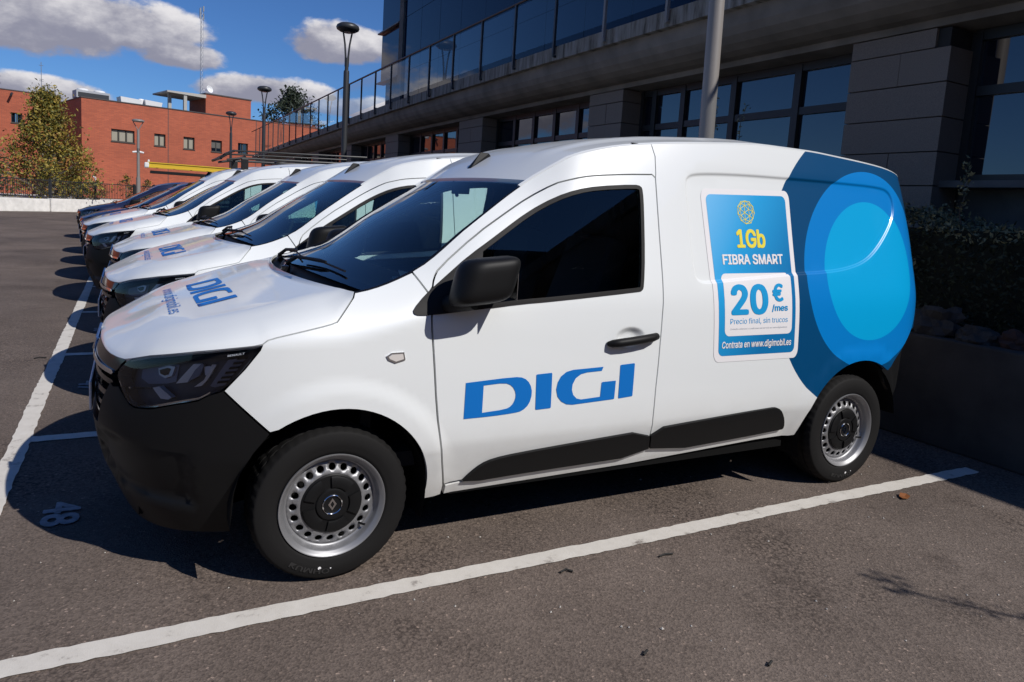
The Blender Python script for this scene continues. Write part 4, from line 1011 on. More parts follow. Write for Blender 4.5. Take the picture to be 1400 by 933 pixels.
# ------------------------------------------------------------------ office building behind the vans
CONC = pmat('stained_concrete', (.20, .175, .148), .85, noise=(2.2, .28, 8), bump=(60, .2, .004))
CONC_D = pmat('grey_concrete', (.115, .11, .105), .9, noise=(3, .3, 8), bump=(70, .2, .004))
STONE = pmat('granite_cladding', (.205, .168, .138), .75, noise=(140, .22, 3), bump=(180, .15, .002))
FRAME = pmat('window_frame_grey', (.020, .020, .021), .45)
STEELD = pmat('dark_painted_steel', (.030, .032, .036), .42)
POLE_M = pmat('grey_lamp_post', (.24, .22, .205), .45)
WGLASS = pmat('tinted_window_glass', (.006, .009, .018), .015, spec=1.0); WGLASS.node_tree.nodes['Principled BSDF'].inputs['IOR'].default_value = 1.62
TGLASS = pmat('curtain_wall_glass', (.004, .008, .030), .03, spec=.22)
RGLASS = glass_mat('railing_glass', (.80, .84, .86), 0, 1.45)
DARKIN = pmat('dark_soffit', (.03, .03, .03), .9)
def ledge_z(y): return 0.0 if y < 9 else -.008*(y-9) if y < 17 else -.064-.019*(y-17)
def stain_concrete():
    m = pmat('weathered_edge', (.27, .26, .24), .85, bump=(60, .3, .004)); nt = m.node_tree; b = nt.nodes['Principled BSDF']; L = nt.links
    tc = nt.nodes.new('ShaderNodeTexCoord'); mp = nt.nodes.new('ShaderNodeMapping'); mp.inputs['Scale'].default_value = (1, 6, .9); L.new(tc.outputs['Object'], mp.inputs[0])
    n = nt.nodes.new('ShaderNodeTexNoise'); n.inputs['Scale'].default_value = 1.6; n.inputs['Detail'].default_value = 8; n.inputs['Roughness'].default_value = .65; L.new(mp.outputs[0], n.inputs[0])
    r = nt.nodes.new('ShaderNodeValToRGB'); e = r.color_ramp.elements; e[0].position = .36; e[0].color = (.07, .062, .05, 1); e[1].position = .62; e[1].color = (.30, .285, .26, 1); x = e.new(.46); x.color = (.20, .18, .15, 1)
    L.new(n.outputs[0], r.inputs[0]); L.new(r.outputs[0], b.inputs['Base Color']); return m
EDGE_M = stain_concrete()
OB = empty('office_building', (6.2, 10, 0), 'long grey office building with stone pillars and dark glass tower above its terrace', 'building')
OBI = Matrix.Translation((-6.2, -10, 0))
def ob(b, name, mat, **k):
    b.v = [(x-6.2, y-10, z) for x, y, z in b.v]; return b.obj(name, mat, OB, **k)
def sweep(prof, ys, zfun):
    """profile of (x, z) swept along y"""
    b = MB(); n = len(prof)
    for y in ys:
        for x, z in prof: b.v.append((x, y, z+zfun(y)))
    for i in range(len(ys)-1):
        for k in range(n-1): q = i*n+k; b.f.append((q, q+1, q+n+1, q+n))
    return b
ysw = [-12, -6, 0, 4, 8, 12, 16, 20, 25, 30, 36, 42]
ob(sweep([(8.2,4.13),(5.66,4.13),(5.655,4.125),(5.60,4.12),(5.598,3.90),(5.70,3.895)], ysw, ledge_z), 'terrace_edge', EDGE_M)
prof = [(5.69,3.90),(5.70,3.82)]+[(5.70+.50*(1-math.cos(R(a))), 3.82-.36*math.sin(R(a))) for a in range(15, 91, 15)]+[(6.215,3.39),(6.78,3.385)]
ob(sweep(prof, ysw, lambda y: ledge_z(y)*.55), 'concrete_cornice', CONC, smooth=False)
b = MB(); b.box(6.66, 6.95, -12, 42, 0, 1.93); ob(b, 'window_apron', CONC_D)
b = MB(); b.box(7.4, 7.5, -12, 42, 0, 3.36); ob(b, 'dark_interior', DARKIN)
b = MB(); b.box(6.3, 6.62, -12, 42, 1.86, 1.925); ob(b, 'window_sill', CONC_D)
PIL = [(-9.35,-8.3),(-4.2,-3.12),(.955,2.03),(6.11,7.05),(11.28,12.57),(17.0,18.2),(22.1,23.3),(27.2,28.4),(32.3,33.5),(37.4,38.6)]
blocks = {}
rb = random.Random(3)
for pi, (y0, y1) in enumerate(PIL):
    b = MB(); b.box(6.24, 6.64, y0+.04, y1-.04, 0, 3.37+ledge_z(y0)*.5); ob(b, 'pillar_core', DARKIN)
    z = 3.375+ledge_z(y0)*.55; row = 0
    hs = [.19]+[.33]*9
    for h in hs:
        if z < .3: break
        cuts = [y0, y1] if row % 3 != 1 else [y0, y0+(y1-y0)*.47, y1]
        if row == 0 and pi == 2: cuts = [y0+.16, y1]
        for a, c in zip(cuts, cuts[1:]):
            j = rb.uniform(-.004, .004); bb = MB(); bb.box(6.20+j, 6.60, a+.003, c-.003, z-h+.009, z-.003); bb.v = [(x-6.2, y-10, q) for x, y, q in bb.v]; bb.obj('stone_block', STONE, OB)
        z -= h; row += 1
    # narrow reveal post next to the pillar
for i in range(len(PIL)-1):
    ya, yb = PIL[i][1]+.10, PIL[i+1][0]-.02; dz = ledge_z(ya)*.55; z0, z1 = 1.93, 3.36+dz; zt = 2.80+dz
    ms = [ya]; n = 5; w = (yb-ya)
    if i == 2: ms = [2.05, 3.035, 4.10, 5.12, 5.78, 6.09]
    else: ms = [ya+w*k/n*1.0 for k in range(n+1)]
    F = MB(); F.box(6.57, 6.65, ya-.08, yb+.02, z0, z0+.07); F.box(6.57, 6.65, ya-.08, yb+.02, z1-.08, z1+.02); F.box(6.575, 6.645, ya, yb, zt-.045, zt+.045)
    for m_ in ms: F.box(6.56, 6.652, m_-.05, m_+.05, z0+.002, z1)
    F.v = [(x-6.2, y-10, z) for x, y, z in F.v]; fr = F.obj('window', FRAME, OB)
    for a, c in zip(ms, ms[1:]):
        for q0, q1 in ((z0+.07, zt-.045), (zt+.045, z1-.08)):
            if c-a < .2: continue
            t1 = rb.uniform(-.004, .004); t2 = rb.uniform(-.003, .003)
            P = [(6.612-t1,a+.05,q0-.004),(6.612+t1,c-.05,q0-.004),(6.612+t1+t2,c-.05,q1+.004),(6.612-t1+t2,a+.05,q1+.004)]
            new_obj('window_pane', mesh_from('window_pane', [(x-6.2, y-10, z) for x, y, z in P], [(0,3,2,1)], WGLASS), fr)
# glass tower on the terrace
b = MB(); b.box(8.06, 15, -3.4, 22.1, 4.14, 9.9); ob(b, 'tower_core', DARKIN)
ty = [-3.4+1.7*k for k in range(16)]; tz = [4.15, 6.05, 7.95, 9.85]
for a, c in zip(ty, ty[1:]):
    for q0, q1 in zip(tz, tz[1:]):
        t1 = rb.uniform(-.003, .003); P = [(8-t1,a+.008,q0+.008),(8+t1,c-.008,q0+.008),(8+t1,c-.008,q1-.008),(8-t1,a+.008,q1-.008)]
        new_obj('curtain_wall_pane', mesh_from('curtain_wall_pane', [(x-6.2, y-10, z) for x, y, z in P], [(0,3,2,1)], TGLASS), OB)
b = MB(); b.box(7.93, 8.3, 22.12, 22.55, 4.14, 10); ob(b, 'tower_column', CONC_D)
b = MB(); b.box(8.25, 14, 22.56, 24.9, 4.14, 10); ob(b, 'tower_corner_wall', CONC_D)
for q0, q1 in ((6.02, 7.85), (7.93, 9.9)):
    P = [(8.05,22.58,q0),(8.05,24.95,q0),(8.05,24.95,q1),(8.05,22.58,q1)]; new_obj('curtain_wall_pane', mesh_from('curtain_wall_pane', [(x-6.2, y-10, z) for x, y, z in P], [(0,3,2,1)], TGLASS), OB)
    b = MB(); b.box(7.90, 8.24, 22.57, 25.1, q0-.06, q0-.01); ob(b, 'shade_fin', STEELD)
# --- terrace railing
RA = empty('terrace_railing', (5.56, 10, 4.1), 'glass panel railing with slim dark posts along the terrace edge', 'railing')
py = [4.405+1.437*k for k in range(-4, 26)]
def ra(b, name, mat, **k): b.v = [(x-5.56, y-10, z-4.1) for x, y, z in b.v]; return b.obj(name, mat, RA, **k)
hz = lambda y: 5.10+ledge_z(y)*.28
b = MB(); b.tube([(5.555, y, hz(y)) for y in [-5]+ysw[2:]], .026, 8); ra(b, 'handrail', STEELD, smooth=True)
for k, y in enumerate(py):
    z0 = 3.99+ledge_z(y); b = MB(); b.box(5.535, 5.578, y-.022, y+.022, z0, hz(y)-.02); b.tube([(5.556, y, z0+.02), (5.556, y, z0-.03), (5.61, y, z0-.03)], .026, 8); b.box(5.53, 5.62, y-.02, y+.02, z0+.12, z0+.14); ra(b, 'railing_post', POLE_M if y < 6.5 else STEELD)  # nearest posts take the paler grey: sunlight put into their colour
    if k < len(py)-1:
        yn = py[k+1]; P = [(5.555,y+.05,4.20+ledge_z(y)),(5.555,yn-.05,4.20+ledge_z(yn)),(5.555,yn-.05,hz(yn)-.06),(5.555,y+.05,hz(y)-.06)]
        new_obj('glass_panel', mesh_from('glass_panel', [(x-5.56, yy-10, z-4.1) for x, yy, z in P], [(0,3,2,1)], RGLASS), RA)

# ------------------------------------------------------------------ planter wall, hedge, stones
WALLD = pmat('dirty_shaded_concrete', (.055, .050, .046), .92, noise=(3, .35, 8), bump=(70, .25, .004))  # dirty concrete, base lowered to put the wall's shade into its colour
WL = empty('planter_wall', (4.05, 0, 0), 'low dark concrete wall at the back of the parking bays', 'wall')
b = MB(); b.box(0, .26, -9, 42, 0, .72); b.obj('wall_body', WALLD, WL, bevel=.015)
SOIL = pmat('planter_soil', (.05, .04, .032), .95, noise=(6, .4, 6))
b = MB(); b.box(4.32, 6.3, -9, 42, 0, .66); o = b.obj('planter_bed', SOIL); struct(o)
ROCK = pmat('field_stone', (.045, .041, .038), .9, noise=(9, .35, 8), bump=(30, .5, .02)); ROCK_R = pmat('reddish_stone', (.07, .032, .024), .9, noise=(9, .35, 8), bump=(30, .5, .02))
def rock(x, y, z, r, mat, label, seed):
    rr = random.Random(seed); bm = bmesh.new(); bmesh.ops.create_icosphere(bm, subdivisions=3, radius=1)
    from mathutils import noise as mn
    for v in bm.verts:
        d = 1+.55*mn.noise(v.co*1.6+Vector((seed, 0, 0)))+.30*mn.noise(v.co*3.5+Vector((0, seed, 0))); v.co = v.co*d; v.co.x *= r[0]; v.co.y *= r[1]; v.co.z *= r[2]
    me = bpy.data.meshes.new('rock'); bm.to_mesh(me); bm.free(); me.materials.append(mat)
    return tag(new_obj('rock', me, loc=(x, y, z)), label, 'rock', 'stones lying on the planter wall')
rock(4.22, -.42, .78, (.12,.17,.14), ROCK, 'largest grey stone on the planter wall, right behind the rear bumper', 2)
rock(4.20, -.72, .74, (.10,.14,.08), ROCK, 'low grey stone beside the reddish one on the planter wall', 5)
rock(4.24, -.93, .75, (.09,.11,.08), ROCK_R, 'small reddish brown stone on the planter wall', 9)
rock(4.20, -1.25, .73, (.10,.18,.06), ROCK, 'flat grey stone at the right end of the planter wall', 13)
LEAF_H = pmat('hedge_leaf', (.022, .030, .012), .7); LEAF_H2 = pmat('hedge_leaf_dry_lit', (.20, .19, .10), .65); TWIG = pmat('twig_bark', (.07, .055, .04), .85)  # dry tip leaves made paler, the hedge top's sunlight put into their colour
def leaf_cloud(n, pick, size, seed, nm=2, up=.3):
    """many small leaf faces; pick(r) -> point and material index"""
    r = random.Random(seed); v = []; f = []; ix = []
    for _ in range(n):
        p, mi = pick(r)
        if p is None: continue
        d = Vector((r.gauss(0,1), r.gauss(0,1), r.gauss(0,1)+up)).normalized(); a = d.orthogonal().normalized(); a = Matrix.Rotation(r.random()*6.28, 3, d) @ a; b_ = d.cross(a); s = size*r.uniform(.6, 1.35); k = len(v)
        v += [p-a*s*.9, p+b_*s*.42-a*.1*s+d*s*.12, p+a*s*.9, p-b_*s*.42-a*.1*s+d*s*.12]; f.append((k, k+1, k+2, k+3)); ix.append(mi)
    return v, f, ix
HG = empty('hedge', (4.9, 4, .6), 'dark clipped hedge with dry sunlit tips behind the planter wall', 'hedge')
def hedge_pick(r):
    y = r.uniform(-6, 14) if r.random() < .25 else r.uniform(-3.5, 1.5); u = r.random(); from_top = u < .52
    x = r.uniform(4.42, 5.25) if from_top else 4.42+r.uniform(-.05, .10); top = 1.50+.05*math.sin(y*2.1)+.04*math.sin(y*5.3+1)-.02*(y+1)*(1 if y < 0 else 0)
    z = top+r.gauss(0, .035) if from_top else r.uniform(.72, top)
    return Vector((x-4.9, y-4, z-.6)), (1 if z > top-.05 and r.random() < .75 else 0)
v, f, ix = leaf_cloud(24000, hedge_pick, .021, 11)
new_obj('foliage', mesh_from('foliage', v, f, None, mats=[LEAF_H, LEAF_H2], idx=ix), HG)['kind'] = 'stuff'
b = MB(); b.box(4.50-4.9, 5.2-4.9, -10, 10, .05, .84); b.obj('hedge_core', pmat('hedge_core', (.012, .014, .008), .95), HG)
def sprout(x, y, z, h, lean, seed, label):
    r = random.Random(seed); s = empty('hedge_sprout', (x, y, z), label, 'sprout', 'long shoots growing out of the hedge'); b = MB(); pts = [Vector((0,0,0))]
    for k in range(1, 9): pts.append(Vector((lean[0]*k/8+.012*r.gauss(0,1), lean[1]*k/8+.012*r.gauss(0,1), h*k/8)))
    b.tube(pts, [.006-.0005*k for k in range(9)], 5)
    b.obj('stem', TWIG, s)
    def pk(q): i = q.randrange(2, 9); return pts[i]+Vector((q.gauss(0,.022), q.gauss(0,.022), q.gauss(0,.03))), int(q.random() < .8)
    v, f, ix = leaf_cloud(70, pk, .022, seed+1); new_obj('foliage', mesh_from('foliage', v, f, None, mats=[LEAF_H, LEAF_H2], idx=ix), s)
sprout(5.0, 2.72, 1.45, 1.30, (.02,.05), 1, 'tall thin hedge shoot with leaves before the wide office window')
sprout(5.0, 2.42, 1.45, 1.15, (.02,-.08), 2, 'second hedge shoot, right of the tallest one at the office window')
sprout(4.62, -.27, 1.48, .42, (.0,.03), 3, 'short upright hedge shoot at the right end of the hedge')
sprout(4.44, .08, 1.38, .26, (-.05,.16), 4, 'hedge shoot leaning out beside the rear corner of the nearest van')
sprout(4.42, -.05, 1.10, .34, (-.09,.05), 5, 'dry hedge shoot hanging out over the planter wall')

# ------------------------------------------------------------------ lamp posts with disc heads
def lamp_meshes():
    b = MB(); b.lathe([(.0,0),(.11,0),(.11,.02),(.075,.03),(.072,4.55),(.066,4.60),(.0,4.60)], 24); post = b.mesh('post', POLE_M, smooth=True, auto=.5)
    b = MB()
    b.lathe([(.0,4.59),(.050,4.59),(.048,4.62),(.045,4.92),(.0,4.92)], 16)
    for sg in (-1, 1): b.tube([(sg*.030, 0, 4.70), (sg*.034, 0, 4.95), (sg*.06, 0, 5.25), (sg*.115, 0, 5.56)], [.026,.025,.024,.022], 8)
    fork = b.mesh('fork', STEELD, smooth=True, auto=.8)
    b = MB(); b.lathe([(.0,5.545),(.12,5.545),(.20,5.565),(.275,5.61),(.292,5.66),(.272,5.715),(.20,5.76),(.10,5.78),(.0,5.785)], 36); head = b.mesh('lamp_head', STEELD, smooth=True, auto=.9)
    b = MB(); b.lathe([(.0,5.540),(.115,5.540),(.118,5.548)], 24); lens = b.mesh('lamp_lens', pmat('frosted_lens', (.35, .36, .38), .3), smooth=True)
    return post, fork, head, lens
LMS = lamp_meshes()
for k, (y, lab) in enumerate([(2.07, 'closest lamp post, a thick grey pole rising behind the roof of the nearest van'), (15.4, 'tall dark lamp post with disc head in front of the glass tower edge'),
                              (28.6, 'dark lamp post with disc head beside the dark tree and the terrace end'), (40.2, 'smallest disc headed lamp post, in front of the red brick wall')]):
    t = empty('lamp_post', ((4.33 if k == 0 else 4.20), y, .70), lab, 'lamp post', 'lamp posts along the planter wall')
    if k == 0: t.rotation_euler = (0, R(-1.2), 0)
    for me in LMS:
        o = new_obj(me.name, me, t, loc=(0, 0, -.70+.70*0))
        o.location = (0, 0, -.0)
    t.location.z = .0 if False else .04
    for o in [c for c in bpy.data.objects if c.parent is t]:
        if k and o.data.name.startswith('post'): o.material_slots[0].link = 'OBJECT'; o.material_slots[0].material = STEELD
t = empty('street_lamp', (-.45, 35.4, .45), 'slim lamp with open triangular head in front of the brick building', 'street lamp')
b = MB(); b.tube([(0,0,0),(0,0,1.3)], .095, 12); b.tube([(0,0,1.3),(0,0,3.55)], [.07,.06], 12); b.obj('post', POLE_M, t, smooth=True)
b = MB(); b.tube([(0,0,3.5),(-.22,0,3.92)], .02, 6); b.tube([(0,0,3.5),(.22,0,3.92)], .02, 6); b.lathe([(0,3.90),(.20,3.90),(.27,3.94),(.26,3.99),(.15,4.03),(0,4.04)], 24); b.obj('lamp_head', POLE_M, t, smooth=True)
WHITE_P = pmat('white_plastic', (.75, .75, .74), .4)
b = MB(); b.box(-.055,.055,-.06,.06,2.47,2.67); b.obj('camera_bracket', STEELD, t)
for sg in (-1, 1): b = MB(); b.tube([(sg*.06,0,2.51),(sg*.24,-.02,2.48)], [.05,.04], 8); b.obj('security_camera', WHITE_P, t, smooth=True)

# ------------------------------------------------------------------ white wall, fence, brick building
PW = pmat('white_rendered_wall', (.74, .72, .68), .85, noise=(5, .12, 7))
WO = Vector((-5.4, 31.7, 0)); WE = Vector((.66, .75, 0)).normalized(); WN = Vector((-WE.y, WE.x, 0))
def wall_M(t): return Matrix.Translation(WO+WE*t) @ Matrix(((WE.x, WN.x, 0, 0), (WE.y, WN.y, 0, 0), (0, 0, 1, 0), (0, 0, 0, 1)))
def low_wall(t0, t1, h, off, lab):
    b = MB(); b.box(0, t1-t0, off, off+.28, 0, h); o = b.obj('low_wall', PW, bevel=.02); o.matrix_world = wall_M(t0); tag(o, lab, 'wall', None)
low_wall(-9, 2.39, .545, .06, 'left length of the low white wall below the tree, set slightly back'); low_wall(2.42, 24, .575, 0, 'right length of the low white wall, running behind the parked vehicles')
FE = empty('metal_fence', (0, 0, 0), 'dark metal fence of thin bars on top of the white wall', 'fence'); FE.matrix_world = wall_M(0)
for k in range(-4, 9):
    x = .05+2.45*k; b = MB(); b.box(x-.04, x+.04, .10, .18, .5, 1.42); b.obj('fence_post', STEELD, FE)
    b = MB(); b.box(x+.04, x+2.41, .125, .155, 1.33, 1.365); b.obj('fence_rail', STEELD, FE); b = MB(); b.box(x+.04, x+2.41, .125, .155, .64, .67); b.obj('fence_rail', STEELD, FE)
b = MB()
for k in range(-98, 214): b.box(.1*k-.007, .1*k+.007, .133, .147, .66, 1.34)
b.obj('fence_bars', STEELD, FE)['kind'] = 'stuff'
def brick():
    m = bpy.data.materials.new('red_brick'); m.use_nodes = True; nt = m.node_tree; b = nt.nodes['Principled BSDF']; L = nt.links; b.inputs['Roughness'].default_value = .85
    tc = nt.nodes.new('ShaderNodeTexCoord'); sp = nt.nodes.new('ShaderNodeSeparateXYZ'); L.new(tc.outputs['Object'], sp.inputs[0])
    ad = nt.nodes.new('ShaderNodeMath'); L.new(sp.outputs[0], ad.inputs[0]); L.new(sp.outputs[1], ad.inputs[1])
    cb = nt.nodes.new('ShaderNodeCombineXYZ'); L.new(ad.outputs[0], cb.inputs[0]); L.new(sp.outputs[2], cb.inputs[1])
    t = nt.nodes.new('ShaderNodeTexBrick'); L.new(cb.outputs[0], t.inputs['Vector']); t.inputs['Scale'].default_value = 1; t.inputs['Brick Width'].default_value = .25; t.inputs['Row Height'].default_value = .065; t.inputs['Mortar Size'].default_value = .007
    t.inputs['Color1'].default_value = (.43, .105, .048, 1); t.inputs['Color2'].default_value = (.34, .080, .038, 1); t.inputs['Mortar'].default_value = (.24, .085, .058, 1); t.inputs['Bias'].default_value = -.1
    n = nt.nodes.new('ShaderNodeTexNoise'); n.inputs['Scale'].default_value = .5; n.inputs['Detail'].default_value = 5; L.new(tc.outputs['Object'], n.inputs[0])
    mr = nt.nodes.new('ShaderNodeMapRange'); mr.inputs[1].default_value = .3; mr.inputs[2].default_value = .7; mr.inputs[3].default_value = .88; mr.inputs[4].default_value = 1.12; L.new(n.outputs[0], mr.inputs[0])
    mx = nt.nodes.new('ShaderNodeMix'); mx.data_type = 'RGBA'; mx.blend_type = 'MULTIPLY'; mx.inputs[0].default_value = 1; L.new(t.outputs[0], mx.inputs[6]); L.new(mr.outputs[0], mx.inputs[7]); L.new(mx.outputs[2], b.inputs['Base Color']); return m
BRICK = brick(); COPING = pmat('roof_coping', (.06, .05, .048), .6); WFR = pmat('bronze_window_frame', (.05, .045, .038), .5); SHUT = pmat('beige_blind', (.30, .28, .22), .7); SHUT_D = pmat('grey_shutter', (.10, .095, .085), .7)
BB = empty('brick_building', (-3.199, 43.658, 0), 'red brick building with small square windows and a roof pavilion', 'building', rz=math.atan2(.27, 1))
BW = [(1.48,2.70,3.80,4.50),(3.77,4.40,3.78,4.50),(5.43,6.08,3.77,4.50),(7.09,7.75,3.77,4.49),(8.77,9.42,3.80,4.49)]
def wall_open(x0, x1, z0, z1, wins, y, depth=.22):
    """wall plane with real window openings and reveals"""
    xs = sorted({x0, x1, *[w[0] for w in wins], *[w[1] for w in wins]}); zs = sorted({z0, z1, *[w[2] for w in wins], *[w[3] for w in wins]}); b = MB()
    for xa, xb in zip(xs, xs[1:]):
        for za, zb in zip(zs, zs[1:]):
            cx, cz = (xa+xb)/2, (za+zb)/2
            if any(w[0] < cx < w[1] and w[2] < cz < w[3] for w in wins): continue
            b.add([(xa,y,za),(xb,y,za),(xb,y,zb),(xa,y,zb)], [(0,1,2,3)])
    for w in wins:
        b.add([(w[0],y,w[2]),(w[1],y,w[2]),(w[1],y,w[3]),(w[0],y,w[3]),(w[0],y+depth,w[2]),(w[1],y+depth,w[2]),(w[1],y+depth,w[3]),(w[0],y+depth,w[3])], [(0,4,5,1),(1,5,6,2),(2,6,7,3),(3,7,4,0)])
    return b
wall_open(0, 30, 0, 6.02, BW, 0).obj('brick_wall', BRICK, BB)
for x_ in (4.55, 9.95, 12.4): b = MB(); b.box(x_-.018, x_+.018, -.006, -.001, 0, 6.018); b.obj('wall_joint', COPING if x_ < 11 else BRICK, BB)
b = MB(); b.box(0, .01, .001, 5.99, 0, 6.02); b.box(.02, 29.9, 6, 6.1, 0, 6.0); b.obj('brick_wall', BRICK, BB)
b = MB(); b.box(.02, 29.9, .3, 12, 5.80, 5.9); b.obj('flat_roof', CONC_D, BB)
b = MB(); b.box(-.03, 30, -.035, .22, 6.021, 6.075); b.box(-.03, .2, .22, 6.2, 6.022, 6.074); b.obj('coping', COPING, BB)
LW = [(-2.36,-1.80,4.62,5.22)]
wall_open(-34, .1, 0, 6.49, LW, 6.2).obj('brick_wall', BRICK, BB); b = MB(); b.box(-34, .12, 6.17, 6.5, 6.491, 6.545); b.obj('coping', COPING, BB)
def brick_window(w, y, kind):
    F = MB(); x0, x1, z0, z1 = w; t = .05
    F.box(x0,x0+t,y+.12,y+.19,z0,z1); F.box(x1-t,x1,y+.12,y+.19,z0,z1); F.box(x0+t,x1-t,y+.12,y+.19,z0,z0+t); F.box(x0+t,x1-t,y+.12,y+.19,z1-t,z1)
    n = 3 if x1-x0 > 1 else 2
    for k in range(1, n): xm = x0+(x1-x0)*k/n; F.box(xm-.03, xm+.03, y+.115, y+.185, z0+t, z1-t)
    F.box(x0-.03, x1+.03, y-.04, y+.12, z0-.045, z0-.002)
    fr = F.obj('window', WFR, BB)
    if kind == 'shutter':
        b = MB(); b.box(x0+t, x1-t, y+.145, y+.155, z0+.24, z1-t); b.obj('shutter', SHUT_D, fr)
        b = MB(); b.box(x0+t, x1-t, y+.15, y+.16, z0+t, z0+.24); b.obj('window_pane', WGLASS, fr)
    else:
        for k in range(n):
            xa = x0+(x1-x0)*k/n+.05; xb = x0+(x1-x0)*(k+1)/n-.05; b = MB()
            b.box(xa, xb, y+.16, y+.17, z0+t, z1-t); b.obj('window_pane', SHUT if kind == 'blind' and k != (1 if n == 2 else 9) or kind == 'blind' else WGLASS, fr)
for w, kd in zip(BW, ('blind', 'blind', 'blind', 'shutter', 'glass')): brick_window(w, 0, kd)
brick_window(LW[0], 6.2, 'glass')
# roof pavilion, plant and masts
b = MB(); b.box(6.84, 9.70, .3, 3.2, 5.9, 7.27); b.obj('roof_room', BRICK, BB)
b = MB(); b.box(6.80, 9.74, .26, 3.25, 7.271, 7.34); b.obj('coping', COPING, BB)
b = MB(); b.add([(4.55,.2,7.05),(6.83,.2,7.00),(6.83,3.0,7.00),(4.55,3.0,7.05),(4.55,.2,7.14),(6.83,.2,7.20),(6.83,3.0,7.20),(4.55,3.0,7.14)], [(0,3,2,1),(4,5,6,7),(0,1,5,4),(1,2,6,5),(2,3,7,6),(3,0,4,7)]); b.obj('canopy', pmat('canopy_concrete', (.42, .40, .36), .8), BB)
for x, yy in ((4.9, .9), (5.62, .35)): b = MB(); b.box(x-.09, x+.09, yy-.09, yy+.09, 5.9, 7.05); b.obj('canopy_post', pmat('pale_concrete', (.38, .37, .34), .8), BB)
GREYM = pmat('grey_plant_metal', (.36, .37, .39), .5)
def on_roof(name, M, label, cat, parts):
    t = empty(name, (0,0,0), label, cat); t.matrix_world = Matrix.Translation((-3.199, 43.658, 0)) @ Matrix.Rotation(math.atan2(.27, 1), 4, 'Z') @ Matrix.Translation(M)
    for nm, b, mt in parts: b.obj(nm, mt, t, smooth=False)
    return t
def ac(x, y, w, lab):
    a = MB(); a.box(-w/2, w/2, -.5, .5, 0, .42); c = MB(); c.box(-w/2+.08, w/2-.06, -.52, -.50, .06, .30); d = MB()
    for k in range(2): d.lathe([(.0,.42),(.30,.42),(.30,.50),(.26,.54),(.0,.54)], 20, Matrix.Translation((-w/4+w/2*k, 0, 0)))
    on_roof('air_conditioner', (x, y, 6.12), lab, 'air conditioner', [('casing', a, GREYM), ('grille', c, STEELD), ('fan_cowl', d, WHITE_P)])
ac(.85, 1.6, 1.7, 'grey rooftop cooling unit with two fans at the corner of the brick building')
a = MB(); a.lathe([(0,0),(.22,0),(.22,.5),(0,.5)], 16); a.tube([(.05,0,.45),(.05,0,.75),(.3,0,.75),(.35,0,.4)], .04, 8)
on_roof('exhaust_pipe', (-.75, 4.4, 6.15), 'grey rooftop tank with bent pipe left of the cooling unit', 'vent', [('tank', a, GREYM)])
for x, w, lab in ((2.75, 1.0, 'left low white box on the roof of the brick building'), (4.0, .85, 'right low white box next to the canopy on the brick roof')):
    a = MB(); a.add([(-w/2,-.4,0),(w/2,-.4,0),(w/2,.4,0),(-w/2,.4,0),(-w/2-.06,-.45,.42),(w/2+.06,-.45,.36),(w/2+.06,.45,.36),(-w/2-.06,.45,.42)], [(0,3,2,1),(4,5,6,7),(0,1,5,4),(1,2,6,5),(2,3,7,6),(3,0,4,7)])
    on_roof('rooftop_box', (x, 1.3, 6.05), lab, 'vent', [('housing', a, WHITE_P)])
a = MB(); a.lathe([(0,0),(.16,0),(.16,.40),(.14,.46),(0,.46)], 16)
on_roof('rooftop_vent', (3.42, 1.3, 6.05), 'small round white vent between two low boxes on the brick roof', 'vent', [('cowl', a, WHITE_P)])
MASTM = pmat('galvanised_steel', (.26, .27, .28), .45, metal=.4)
def lattice(h, w):
    b = MB(); L3 = [Vector((w*math.cos(2*PI*k/3), w*math.sin(2*PI*k/3), 0)) for k in range(3)]
    for p in L3: b.tube([p, p+Vector((0,0,h))], .010, 5)
    n = int(h/.28)
    for i in range(n):
        for k in range(3): b.tube([L3[k]+Vector((0,0,i*.28)), L3[(k+1) % 3]+Vector((0,0,(i+1)*.28))], .005, 4, caps=False)
    return b
d = MB(); d.lathe([(.0,.0),(.12,.02),(.20,.07),(.235,.12),(.22,.125),(.12,.05),(.0,.03)], 20, Matrix.Translation((.42, -.1, .35)) @ Matrix.Rotation(R(70), 4, 'X') @ Matrix.Rotation(R(20), 4, 'Y')); d.tube([(.1,0,.3),(.40,-.05,.33)], .02, 5)
top = MB()
for z, sg in ((4.9,-1),(5.05,1),(4.6,-1),(4.55,1),(4.62,1)): top.box(sg*.10-.03+(.04 if z == 4.62 else 0), sg*.10+.03, -.04, .04, z, z+.32)
on_roof('antenna_mast', (6.88, 1.2, 7.3), 'tall lattice radio mast with a dish on the brick building roof', 'mast', [('lattice', lattice(5.3, .085), MASTM), ('dish', d, WHITE_P), ('antenna', top, MASTM)])
def aerial(x, y, z, h, lab):
    a = MB(); a.tube([(0,0,0),(0,0,h)], .018, 5)
    for q in (.45, .5, .9): a.tube([(-.12,0,h*q),(.12,0,h*q)], .012, 4)
    a.tube([(0,-.10,h*.48),(0,.10,h*.48)], .02, 4); on_roof('television_aerial', (x, y, z), lab, 'aerial', [('aerial_rods', a, MASTM)])
aerial(-.55, 7.6, 6.5, 2.1, 'thin television aerial above the yellowing tree'); aerial(-2.75, 7.6, 6.5, 1.0, 'short television aerial at the left edge of the brick roof')
a = MB(); a.tube([(0,0,0),(-.16,-.26,.10)], .05, 8); a.box(-.03,.03,-.02,.1,-.12,-.02); t = on_roof('wall_camera', (.60, -.25, 1.63), 'white security camera on the brick wall near the tree', 'camera', [('camera_body', a, WHITE_P)])
a = MB(); a.tube([(0,0,0),(-.10,-.35,-.12)], .07, 8); on_roof('wall_floodlight', (-2.3, 6.1, 6.32), 'small dark floodlight under the coping of the left brick wing', 'floodlight', [('lamp_housing', a, STEELD)])

